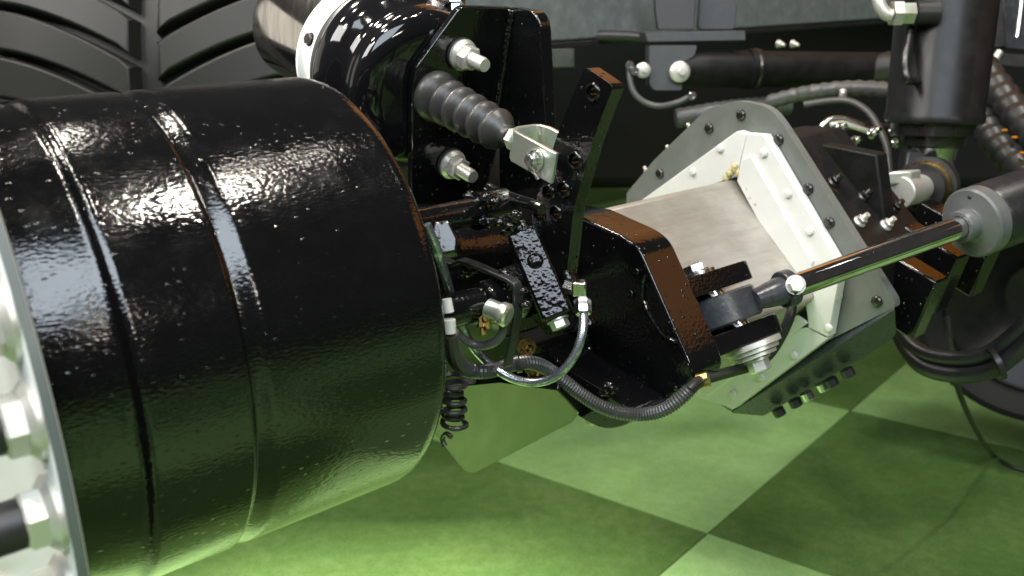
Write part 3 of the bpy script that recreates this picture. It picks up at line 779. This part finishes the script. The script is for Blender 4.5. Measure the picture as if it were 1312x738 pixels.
for q in [(0.6495, -0.0186, 0.0597), (0.6495, -0.0685, 0.0211), (0.6495, 0.0563, 0.0586), (0.6495, 0.0973, 0.0064), (0.6495, 0.1335, -0.0407), (0.6495, 0.1689, -0.1703), (0.6495, 0.1174, -0.2231), (0.6495, 0.0638, -0.2713), (0.6495, 0.0141, -0.3134)]:
    fastener('round_head', 'white', q, (-1, 0, 0), 0.0062, wr, name="screw")
wl = []
for i, q in enumerate([(0.648, -0.0001, 0.0254), (0.648, 0.0079, 0.0339), (0.648, 0.0149, 0.0268), (0.648, 0.0219, 0.0163), (0.648, 0.0302, 0.0082), (0.648, -0.0068, 0.0179), (0.648, 0.0386, -0.0043), (0.648, 0.0469, -0.0157)]):
    shape("sealant_blob", blob(q, (0.004, 0.005, 0.006), i, 0.6), 'sealant', wr, angle=80)

# ================================================================== STEERING CYLINDER on its fork
FN = Vector((0, -0.474, 0.880)).normalized()
FWD = Vector((0, 0.880, 0.474)).normalized()
fk = thing("steering_fork", "pair of black fork plates on the knuckle, clamped by a plated bolt with washers", "fork", (0.4, 0.1892, -0.1218))
FU = Vector((0.352, 0.1685, -0.0498)); FL = Vector((0.352, 0.2026, -0.1132))
def fork_plate(c, x1, t):
    w = 0.052
    P = [(-0.002, 0.0), (x1 - 0.352 - 0.010, 0.0), (x1 - 0.352 + 0.002, -0.010), (x1 - 0.352 + 0.010, -w), (x1 - 0.352 - 0.006, -2 * w + 0.012), (x1 - 0.352 - 0.03, -2 * w), (-0.002, -2 * w)]
    P = [c + Vector((p, 0, 0)) + FWD * q - FN * t / 2 for p, q in P]
    return prism(round_poly(P, [0, 0.008, 0.008, 0.03, 0.02, 0.02, 0], 4), FN * t)
shape("upper_plate", fork_plate(FU, 0.4800, 0.0235), 'black', fk, bevel=0.0018)
shape("lower_plate", fork_plate(FL, 0.4948, 0.0235), 'black', fk, bevel=0.0018)
PC = (FU + FL) / 2 + Vector((0.083, 0, 0)) - FWD * 0.036
hu = FU + Vector((0.060, 0, 0)) - FWD * 0.030 + FN * 0.0118
hd = FL + Vector((0.088, 0, 0)) - FWD * 0.016 - FN * 0.0118
PC = (hu + hd) / 2
pinax = (hu - hd).normalized()
shape("washer", lathe(hu, FN, [(0, 0.024), (0.004, 0.024), (0.0045, 0.023)], 36), 'bright', fk)
fastener('hex_head', 'bright', hu + FN * 0.0045 , FN, 0.0155, fk, name="pivot_bolt", spin=0.5)
for k, (rr, tt) in enumerate(((0.036, 0.006), (0.031, 0.005), (0.026, 0.004))):
    shape("washer", lathe(hd - FN * (0.0065 * k), -FN, [(0, rr), (tt, rr), (tt + 0.0006, rr - 0.001)], 40), 'zinc', fk)
fastener('hex_head', 'zinc', hd - FN * 0.019, -FN, 0.0145, fk, name="pivot_nut", spin=0.2, length=1.5)
shape("pivot_pin", lathe(hd, pinax, [(-0.002, 0.0145), ((hu - hd).length, 0.0145)], 28), 'bright', fk)

sc = thing("steering_cylinder", "chrome rod hydraulic steering cylinder with slate grey rod eye and gland", "hydraulic cylinder", (0.75, 0.18, -0.12))
EY = (FU + FL) / 2
RC = Vector((0.42, EY.y, EY.z)) - FWD * 0.030
ec = RC + Vector((0.012, 0, 0)) - FWD * 0.010
eye_prof = [(-0.0185, 0.018), (-0.0185, 0.049), (-0.0160, 0.0520), (0.0160, 0.0520), (0.0185, 0.049), (0.0185, 0.018), (-0.0185, 0.018)]
shape("rod_eye", lathe(ec, FN, eye_prof, 56, cap=False), 'slate', sc)
shape("eye_bearing", lathe(ec, FN, [(-0.0215, 0.0148), (-0.0215, 0.0185), (0.0215, 0.0185), (0.0215, 0.0148)], 32, cap=False), 'iron', sc)
ro = (0.4172, 0.1861, -0.0827)
rd = (Vector((0.7928, 0.2865, -0.0319)) - Vector(ro)).normalized()
ro = Vector(ro)
RLEN = 0.3921
shape("eye_shank", lathe(ro, rd, [(0.030, 0.012), (0.050, 0.0150), (0.068, 0.0175), (0.072, 0.0165)], 32), 'slate', sc)
cw = shape("clamp_collar", lathe(ro, rd, [(0.071, 0.016), (0.071, 0.0215), (0.0725, 0.0228), (0.0835, 0.0228), (0.085, 0.0215), (0.085, 0.016)], 40), 'slate', sc)
fastener('hex_head', 'zinc', ro + rd * 0.0705 + Vector((0, 0.0185, 0.0105)), (-0.62, 0.70, 0.34), 0.0105, cw, name="clamp_bolt", spin=0.15, length=1.2)
shape("rod", lathe(ro, rd, [(0.078, 0.0150), (RLEN - 0.005, 0.0150)], 48), 'chrome', sc)
shape("gland", lathe(ro, rd, [(RLEN - 0.030, 0.0155), (RLEN - 0.030, 0.0200), (RLEN - 0.027, 0.0215), (RLEN - 0.014, 0.0215), (RLEN - 0.012, 0.024), (RLEN - 0.010, 0.0440), (RLEN - 0.007, 0.0465), (RLEN + 0.010, 0.0465)], 64, cap=False), 'midgrey', sc)
brl = shape("barrel", lathe(ro, rd, [(RLEN + 0.010, 0.040), (RLEN + 0.010, 0.0445), (RLEN + 0.015, 0.0470), (RLEN + 0.6, 0.0470), (RLEN + 0.6, 0.0)], 64), 'satin', sc)
x, y, z = basis(rd)
fastener('round_head', 'hose', ro + rd * (RLEN - 0.010) + y * 0.036 , -rd, 0.0030, sc, name="gland_screw")

# ================================================================== UPRIGHT SUSPENSION STRUT
S0 = MW.inverted() @ Vector((0, 0, 0))
def wpt(px): return px
st = thing("suspension_strut", "upright black hydraulic strut with plated hose fitting and side pipe", "strut", (1.1085, 0.0717, -0.1376))
sx = Vector((1.1754, 0.0312, 0.0434))                    # foot of the barrel
UPW = (MW.to_3x3().inverted() @ Vector((0.015, 0.03, 1))).normalized()
shape("barrel", lathe(sx, UPW, [(0.0, 0.050), (0.0, 0.078), (0.004, 0.0815), (0.016, 0.0815), (0.018, 0.0800), (0.60, 0.0840)], 72), 'strut', st)
shape("end_gland", lathe(sx, UPW, [(-0.040, 0.046), (-0.038, 0.054), (-0.022, 0.056), (-0.020, 0.068), (-0.0005, 0.070)], 56), 'iron', st)
shape("rod_neck", lathe(sx, UPW, [(-0.075, 0.040), (-0.041, 0.044)], 48), 'bright', st)
fk2 = shape("foot_clevis", prism(round_poly([(1.1114, 0.0212, 0.004), (1.1725, 0.0721, -0.0011), (1.1538, 0.0949, -0.0668), (1.1181, 0.0976, -0.115), (1.0868, 0.1072, -0.1719), (1.0378, 0.0668, -0.1689), (1.0614, 0.0389, -0.0791)], 0.012, 4), (0.07, -0.05, 0)), 'dull', st, bevel=0.004)
pp = Vector((1.0689, 0.0739, -0.0496)); pq = Vector((0.9693, 0.0849, -0.0425))
pd = (pq - pp).normalized(); pl = (pq - pp).length
shape("pivot_pin", lathe(pp, pd, [(-0.05, 0.020), (pl - 0.005, 0.0265), (pl - 0.002, 0.0265), (pl, 0.0245), (pl, 0.0)], 36), 'zinc', st)
shape("pin_collar", lathe(pp, pd, [(-0.035, 0.030), (-0.035, 0.049), (-0.014, 0.050), (-0.012, 0.040), (0.012, 0.040), (0.012, 0.026)], 44), 'dull', st)
shape("seal_ring", lathe(pp, pd, [(-0.0135, 0.0395), (-0.0135, 0.0440), (-0.004, 0.0440), (-0.004, 0.0395)], 40, cap=False), 'brass', st)
shape("lock_tab", box(pp + pd * pl * 0.80 + Vector((0.0, 0.0, 0.024)), pd * 0.020, Vector((0.015, 0.012, 0)), Vector((0, 0, 0.010))), 'zinc', st, bevel=0.003)
# fitting at the top with its bent pipe
fp0 = Vector((1.1105, 0.0431, 0.2298)); fp1 = Vector((1.0611, 0.0024, 0.2328))
fd = (fp1 - fp0).normalized(); fl_ = (fp1 - fp0).length
ft = shape("hose_fitting", lathe(fp0, fd, [(-0.01, 0.020), (0.026, 0.020), (0.026, 0.016), (0.032, 0.016)], 28), 'hose', st)
shape("fitting_nut", lathe(fp0, fd, [(0.028, 0.017), (0.029, 0.019), (fl_ - 0.014, 0.019), (fl_ - 0.013, 0.017)], 6), 'clevis', ft)
shape("fitting_collar", lathe(fp0, fd, [(0.024, 0.0155), (0.031, 0.0155)], 24), 'brass', ft)
shape("fitting_end", lathe(fp0, fd, [(fl_ - 0.015, 0.0215), (fl_ - 0.002, 0.0215), (fl_, 0.019), (fl_, 0.010)], 6), 'zinc', ft)
shape("feed_pipe", tube(smooth_path([(1.0504, 0.0086, 0.2293), (1.0434, 0.0014, 0.2334), (1.0398, -0.0071, 0.2485), (1.043, -0.015, 0.2768), (1.0564, -0.0234, 0.328)], 6), 0.0105, 14), 'zinc', ft)
shape("side_pipe", tube(smooth_path([(1.1001, 0.0155, 0.21), (1.0882, 0.0209, 0.1879), (1.0732, 0.0255, 0.1611), (1.0688, 0.0294, 0.1413), (1.0695, 0.0355, 0.1262), (1.0992, 0.0335, 0.1239), (1.1374, 0.0213, 0.1314)], 8), 0.0078, 14), 'iron', st)
shape("pipe_boss", lathe((1.1172, 0.0265, 0.1277), (0.2, 0.7, -0.1), [(-0.02, 0.013), (0.008, 0.013), (0.010, 0.010)], 20), 'dull', st)

# ================================================================== HOSES AND VALVES ROUND THE STRUT
def hose(name, label, pts, r, mat='hose', ribbed=None, group=None, kind_cat="hose"):
    t = thing(name, label, kind_cat, pts[len(pts) // 2], group)
    if ribbed: shape("ribbed_cover", corrugated(pts, r, ribbed[0], ribbed[1], 16), mat, t, angle=25)
    else: shape("cover", tube(resample(smooth_path(pts, 8), max(r, 0.008)), r, 14), mat, t)
    return t
SP = (0.024, 0.0022)
h1 = hose("spiral_hose", "thick spiral wrapped black hose running down from behind the strut, lower one", [(1.5831, -0.1293, 0.0969), (1.543, -0.0723, 0.037), (1.4816, 0.0078, -0.0235), (1.4274, 0.0899, -0.074), (1.3958, 0.1584, -0.1109)], 0.030, ribbed=(0.030, 0.004))
h2 = hose("spiral_hose", "thick spiral wrapped black hose with orange stripe marks, running above its twin", [(1.6177, -0.1159, 0.1353), (1.5681, -0.0399, 0.0754), (1.5112, 0.047, 0.0063), (1.4628, 0.1411, -0.0638)], 0.034, ribbed=(0.032, 0.004))
for q in [(1.4267, 0.0466, 0.0048), (1.4388, 0.0615, -0.0091), (1.4121, 0.0892, -0.0335)]:
    shape("stripe_mark", blob(q, (0.007, 0.006, 0.0025), 1, 0.2), 'orange', h2)
h3 = hose("spiral_hose", "spiral hose arching over the grey housing plate to the strut, tied with a pale clip", [(1.3049, -0.4026, 0.0535), (1.3189, -0.3438, 0.069), (1.3299, -0.2855, 0.0794), (1.3566, -0.2389, 0.0832), (1.3809, -0.1917, 0.0807), (1.4034, -0.1445, 0.0737)], 0.017, 'tubegrey', ribbed=(0.022, 0.0025))
shape("hose_clip", blob((1.2951, -0.2188, 0.0761), (0.008, 0.008, 0.012), 1, 0.2), 'zinc', h3)
h4 = hose("spiral_hose", "fat brown black spiral hose ending behind the strut, over the thinner arching hose", [(1.5917, -0.4401, 0.0543), (1.5937, -0.381, 0.079), (1.5996, -0.317, 0.0989), (1.6094, -0.2488, 0.116)], 0.040, ribbed=(0.042, 0.004))
h5 = hose("control_cable", "thin grey cable bending down beside the strut foot", [(1.2386, -0.271, 0.0591), (1.2649, -0.2258, 0.0661), (1.2763, -0.1895, 0.0648), (1.2796, -0.1532, 0.046), (1.2707, -0.1233, 0.018), (1.2558, -0.0946, -0.0191), (1.2408, -0.0767, -0.0638)], 0.0068, 'tubegrey')
h6 = hose("rubber_hose", "dark ribbed hose end poking out left of the grey housing plate", [(1.1793, -0.5586, 0.0232), (1.2133, -0.5332, 0.0279), (1.2556, -0.5014, 0.0338), (1.3368, -0.4772, 0.0358), (1.424, -0.4336, 0.0347)], 0.023, 'tubegrey', ribbed=(0.020, 0.002))
va = thing("valve_block", "cluster of plated pipe ends and small valves between housing and strut", "valve", (1.1864, -0.1389, -0.0139))
shape("block", box((1.2881, -0.1919, -0.0111), (0.07, 0.02, 0), (-0.02, 0.04, 0), (0, 0, 0.028)), 'satin', va, bevel=0.004)
shape("pipe", tube(smooth_path([(1.13, -0.1607, 0.031), (1.1441, -0.1539, 0.043), (1.1629, -0.1395, 0.0447), (1.1775, -0.1253, 0.0381), (1.1915, -0.1106, 0.0286)], 8), 0.006, 12), 'bright', va)
shape("pipe", tube(smooth_path([(1.1264, -0.1391, 0.0369), (1.1449, -0.1249, 0.0385), (1.1613, -0.1088, 0.0305), (1.1777, -0.0926, 0.0224)], 8), 0.005, 12), 'zinc', va)
for q in [(1.1206, -0.1161, 0.0344), (1.1259, -0.1019, 0.0076), (1.1364, -0.0942, 0.0097), (1.1678, -0.0747, 0.0245), (1.1621, -0.0772, 0.0193), (1.1752, -0.0425, 0.0256), (1.1739, -0.0358, 0.005)]:
    nut_with_stud(q, (-0.3, 0.9, 0.3), 0.009, va, 'bright')

# hose loop under the housing and the cable that reaches the carpet
for dz, lab in ((0, "lower hose of the taped black pair looping under the housing"), (1, "upper hose of the taped black pair looping under the housing")):
    pts = [(1.0492, 0.0594, -0.3038), (1.0205, 0.0994, -0.3294), (1.0083, 0.1339, -0.3408), (1.0079, 0.1736, -0.3409), (1.0123, 0.2136, -0.3312), (1.0189, 0.2396, -0.3152), (1.0249, 0.2617, -0.29), (1.0314, 0.2914, -0.2484)]
    pts = [Vector(p) + Vector((0.010, -0.012, 0.022)) * dz for p in pts]
    hl_ = hose("looped_hose", lab, pts, 0.0135, 'hose', group="taped hose pair")
    if dz: shape("tape_band", lathe((1.0174, 0.2417, -0.3063), (0.55, 0.6, 0.35), [(-0.004, 0.027), (0.004, 0.027)], 24), 'hose', hl_)
flc = hose("floor_cable", "thin dark cable hanging from the hose loop onto the green carpet", [(1.2667, 0.0438, -0.3314), (1.2602, 0.0574, -0.3819), (1.2624, 0.0753, -0.4611), (1.3612, 0.0552, -0.5527), (1.5224, 0.0142, -0.6691), (1.6643, -0.0238, -0.7637)] + [(2.0822, -0.1642, -0.9911), (2.0526, -0.122, -0.9893), (2.0444, -0.0836, -0.9888), (2.0605, -0.0203, -0.9898)], 0.0055, 'hose', kind_cat="cable")

# far wheel behind the hose loop
fw = thing("far_wheel", "dark wheel with dished rim standing behind the hose loop", "wheel", (1.9, -0.2, -0.75))
fc = Vector((1.9809, -0.0495, -0.5156))
shape("rim", lathe(fc, (1, -0.25, 0.1), [(0.10, 0.0), (0.10, 0.10), (0.06, 0.13), (0.03, 0.19), (0.0, 0.215), (-0.004, 0.225), (0.01, 0.235)], 64, cap=False), 'strut', fw)
shape("tyre", lathe(fc, (1, -0.25, 0.1), [(0.01, 0.23), (-0.02, 0.26), (-0.035, 0.28), (-0.03, 0.30), (0.0, 0.315), (0.22, 0.315), (0.24, 0.28), (0.20, 0.23)], 64, cap=False), 'deep', fw)

# ================================================================== CHASSIS: cross member, bracket and black ram behind
fr = thing("frame_rail", "pale grey blue frame cross member running along the top behind the axle", "frame rail", (1.4702, -0.723, 0.1943))
r0 = Vector((0.9603, -1.1522, 0.2504))
ry, rz = r0.y, r0.z
b0 = Vector((1.471, -0.7237, 0.198))
RX0, RX1 = 0.6609, 3.4
shape("web", box(((RX0 + RX1) / 2, b0.y - 0.05, b0.z + 0.205), ((RX1 - RX0) / 2, 0, 0), (0, 0.05, 0), (0, 0, 0.20)), 'frame', fr, bevel=0.006)
shape("lower_flange", box(((RX0 + RX1) / 2, b0.y - 0.06, b0.z - 0.003), ((RX1 - RX0) / 2, 0, 0), (0, 0.062, 0), (0, 0, 0.006)), 'dull', fr, bevel=0.002)
for q in [(1.5244, -0.5364, 0.1681), (1.5505, -0.5149, 0.1665)]:
    nut_with_stud(q, (0, 1, -0.2), 0.010, fr, 'zinc')
ms = thing("mounting_stub", "grey square stub with a dark slot hanging below the frame rail", "stub", (1.1112, -0.857, 0.1405))
shape("upper_lug", prism([(1.0857, -0.9086, 0.2243), (1.1518, -0.8556, 0.2239), (1.1438, -0.8485, 0.1879), (1.0777, -0.9016, 0.1883)], (0.03, -0.05, 0)), 'frame', ms, bevel=0.003)
shape("lower_lug", prism([(1.0765, -0.9005, 0.1829), (1.1451, -0.8447, 0.1805), (1.1355, -0.8363, 0.1372), (1.0669, -0.8921, 0.1396)], (0.03, -0.05, 0)), 'frame', ms, bevel=0.003)
hose("rail_hose", "black hose tucked under the frame rail beside the bracket", [(1.0382, -0.8283, 0.1931), (1.0694, -0.7816, 0.2065), (1.1112, -0.7223, 0.2087), (1.1505, -0.6624, 0.204), (1.1755, -0.6264, 0.1971)], 0.0125, 'hose')

rb_ = thing("ram_bracket", "grey hanging bracket with two round bolt heads holding the black ram", "bracket", (1.1328, -0.5542, 0.0906))
shape("hanger", prism(round_poly([(1.1298, -0.592, 0.1855), (1.2115, -0.5247, 0.1805), (1.2012, -0.5245, 0.1579), (1.1798, -0.5372, 0.1459), (1.1641, -0.5279, 0.087), (1.1166, -0.5669, 0.09), (1.1116, -0.576, 0.1036)], 0.006, 3), (0.02, -0.03, 0)), 'hanger', rb_, bevel=0.002)
shape("top_flange", prism([(1.1281, -0.6039, 0.2139), (1.2989, -0.4645, 0.2067), (1.2954, -0.4593, 0.1853), (1.1287, -0.5954, 0.1922)], (0.04, -0.07, 0)), 'hanger', rb_, bevel=0.002)
shape("curved_gusset", prism(round_poly([(1.1899, -0.6318, 0.3139), (1.2621, -0.5723, 0.3094), (1.238, -0.5557, 0.2131), (1.1751, -0.6075, 0.217), (1.1796, -0.6182, 0.2555)], 0.004, 3), (0.008, -0.012, 0)), 'dull', rb_, bevel=0.002)
shape("side_gusset", prism(round_poly([(1.295, -0.5861, 0.3098), (1.3493, -0.5413, 0.3065), (1.3462, -0.5248, 0.2553), (1.333, -0.5178, 0.2082), (1.2679, -0.5715, 0.2122)], 0.01, 3), (0.008, -0.012, 0)), 'hanger', rb_, bevel=0.002)
bd = MW.to_3x3().inverted() @ Vector((0.02, -1, 0.05))
for q, r, nm in (((1.157, -0.5286, 0.1275), 0.023, "bolt_head"), ((1.1, -0.5834, 0.1343), 0.017, "bolt_head")):
    fastener('round_head', 'zinc', q, bd, r, rb_, name=nm, length=0.5)
    fastener('hex_head', 'zinc', Vector(q) + bd.normalized() * r * 0.5 + Vector((0.004, 0, 0)), bd, r * 0.42, rb_, name="grease_fitting")
rm = thing("black_ram", "dark horizontal hydraulic ram behind the axle under the frame rail", "ram", (1.4016, -0.4846, 0.1233))
ra = Vector((1.1954, -0.5593, 0.1314)); rbq = Vector((1.6545, -0.2997, 0.0988))
rdv = rbq - ra
shape("barrel", lathe(ra, rdv, [(0.0, 0.03), (0.03, 0.038), (0.06, 0.041), (0.155, 0.041), (0.157, 0.045), (0.185, 0.045), (0.187, 0.040), (0.5, 0.040)], 40), 'matte', rm)
for t in (R(70), R(95)):
    shape("port_ring", lathe(ra + rdv.normalized() * 0.17, rdv, [(0, 0.0450), (0.004, 0.0465), (0.008, 0.0450)], 40, cap=False), 'iron', rm)
    break
lh = hose("grease_line", "small grey hose looping under the hanging bracket", [(1.0632, -0.5902, 0.1449), (1.0591, -0.5844, 0.1206), (1.0592, -0.5734, 0.0912), (1.0727, -0.5543, 0.0691), (1.0956, -0.5324, 0.0595), (1.1321, -0.518, 0.0633), (1.1585, -0.5011, 0.0749)], 0.0065, 'tubegrey')
for q in [(1.0561, -0.5834, 0.1471), (1.0626, -0.5737, 0.1353), (1.1535, -0.4927, 0.0772)]:
    fastener('socket_head', 'bright', q, bd, 0.009, lh, name="hose_end")
tr = thing("rear_structure", "dark upright plates and a plated rod end behind the strut", "frame", (1.8306, -0.1312, 0.0969))
shape("plate", prism([(1.8358, -0.2017, 0.2973), (1.8662, -0.1767, 0.2954), (1.8402, -0.1396, 0.14), (1.8034, -0.1686, 0.1387)], (0.05, -0.05, 0)), 'dull', tr, bevel=0.003)
shape("plate", prism([(1.9177, -0.2026, 0.2967), (1.9857, -0.1466, 0.2925), (1.9482, -0.1136, 0.1233), (1.8903, -0.164, 0.134)], (0.05, -0.05, 0)), 'slate', tr, bevel=0.003)
shape("lower_plate", prism([(1.8174, -0.1812, 0.1311), (1.9269, -0.0871, 0.1138), (1.9199, -0.081, 0.0825), (1.814, -0.1735, 0.1031)], (0.05, -0.05, 0)), 'dull', tr, bevel=0.003)
shape("rod", tube(smooth_path([(1.8396, -0.1176, 0.2585), (1.8243, -0.1111, 0.2084), (1.8085, -0.1064, 0.1616)], 4), 0.006, 10), 'bright', tr)
shape("rod_end", tube(smooth_path([(1.7187, -0.102, 0.136), (1.7092, -0.1049, 0.1233), (1.7017, -0.1073, 0.1138), (1.6896, -0.1191, 0.1195)], 4), 0.008, 10), 'zinc', tr)

# black backdrop and light blocker added for the shade under the machine
def world_box(x0, x1, y0, y1, z0, z1):
    return box(((x0 + x1) / 2, (y0 + y1) / 2, (z0 + z1) / 2), ((x1 - x0) / 2, 0, 0), (0, (y1 - y0) / 2, 0), (0, 0, (z1 - z0) / 2))
bl = thing("shade_boxes", "black boxes added for the deep shade under the machine behind the axle", "shade backdrop", (1.5, 4.5, 0.66), world_base=True)
shape("shade_backdrop", world_box(-0.35, 4.2, 3.4, 4.6, 0.62, 1.6), 'deep', bl, bevel=0.05, world=True)
shape("light_blocker", world_box(-0.25, 4.2, 2.75, 5.0, 1.62, 1.72), 'deep', bl, bevel=0.02, world=True)
ob = thing("reflected_panel", "unseen orange panel above the frame rail, added for its reflection in the black paint", "body panel", (1.6, 2.9, 1.9), world_base=True)  # unseen panels, added to put orange reflections on the black edges
shape("panel", world_box(0.1, 4.0, 2.8, 3.0, 1.85, 3.2), 'orange', ob, bevel=0.03, world=True)
shape("side_panel", world_box(2.9, 3.0, 0.6, 2.7, 2.05, 3.0), 'orange', ob, bevel=0.03, world=True)

# ================================================================== REAR TYRE with its lugs
TC = Vector((-0.79, 2.85, 0.95)); TR = 0.80; TD = 0.045
ty = thing("tractor_tyre", "big dark grey tractor tyre with chevron lugs behind the drum", "tyre", (TC.x, TC.y, TC.z - TR - TD), world_base=True)
tp = [(-0.34, 0.52), (-0.36, 0.66), (-0.345, 0.745), (-0.30, 0.785), (-0.15, TR), (0.0, TR + 0.004), (0.15, TR), (0.30, 0.785), (0.345, 0.745), (0.36, 0.66), (0.34, 0.52)]
shape("carcass", lathe(TC, (1, 0, 0), tp, 120), 'tyre', ty, world=True, angle=60)
def lug_mesh(sgn):
    """one lug: from its chamfered nose near the centre line out to the shoulder, climbing as it goes"""
    V, F = [], []
    n = 10
    wang = 0.0420 / TR
    for i in range(n + 1):
        f = i / n
        t = 0.022 + 0.318 * f
        climb = 0.115 * (1 - (1 - f) ** 1.55) / TR
        w = wang * (0.86 + 0.14 * f)
        top = TR + TD - 0.05 * max(0, f - 0.7) ** 1.4
        base = TR - 0.01 - 0.10 * max(0, f - 0.75)
        tt = t - 0.004 if i == 0 else t
        for hgt, ww, dt in ((base, w + 0.006, 0.0), (top - 0.012, w + 0.002, 0.004 if i == 0 else 0), (top, w - 0.004, 0.016 if i == 0 else 0)):
            for sd_ in (-1, 1):
                a_ = climb + sd_ * ww
                V.append((sgn * (tt + dt), -hgt * math.cos(a_), hgt * math.sin(a_)))
    for i in range(n):
        A, B = i * 6, i * 6 + 6
        for p, q in ((0, 2), (2, 4), (4, 5), (5, 3), (3, 1)):
            F.append((A + p, A + q, B + q, B + p))
    F.append((0, 2, 4, 5, 3, 1)); k = n * 6
    F.append((k, k + 2, k + 4, k + 5, k + 3, k + 1))
    me = bpy.data.meshes.new("lug")
    me.from_pydata(V, [], F)
    bm = bmesh.new(); bm.from_mesh(me); bmesh.ops.recalc_face_normals(bm, faces=bm.faces); bm.to_mesh(me); bm.free()
    finish(me, 'tyre', 40)
    return me
for sgn, off in ((-1, 0.0), (1, 0.5)):
    me = lug_mesh(sgn)
    for i in range(-9, 12):
        ang = (i + off) * 2 * math.pi / 52 - 0.015
        o = bpy.data.objects.new("lug", me)
        put(o, Matrix.Translation(TC) @ Matrix.Rotation(-ang, 4, 'X'), ty)
        add_bevel(o, 0.003, 2)
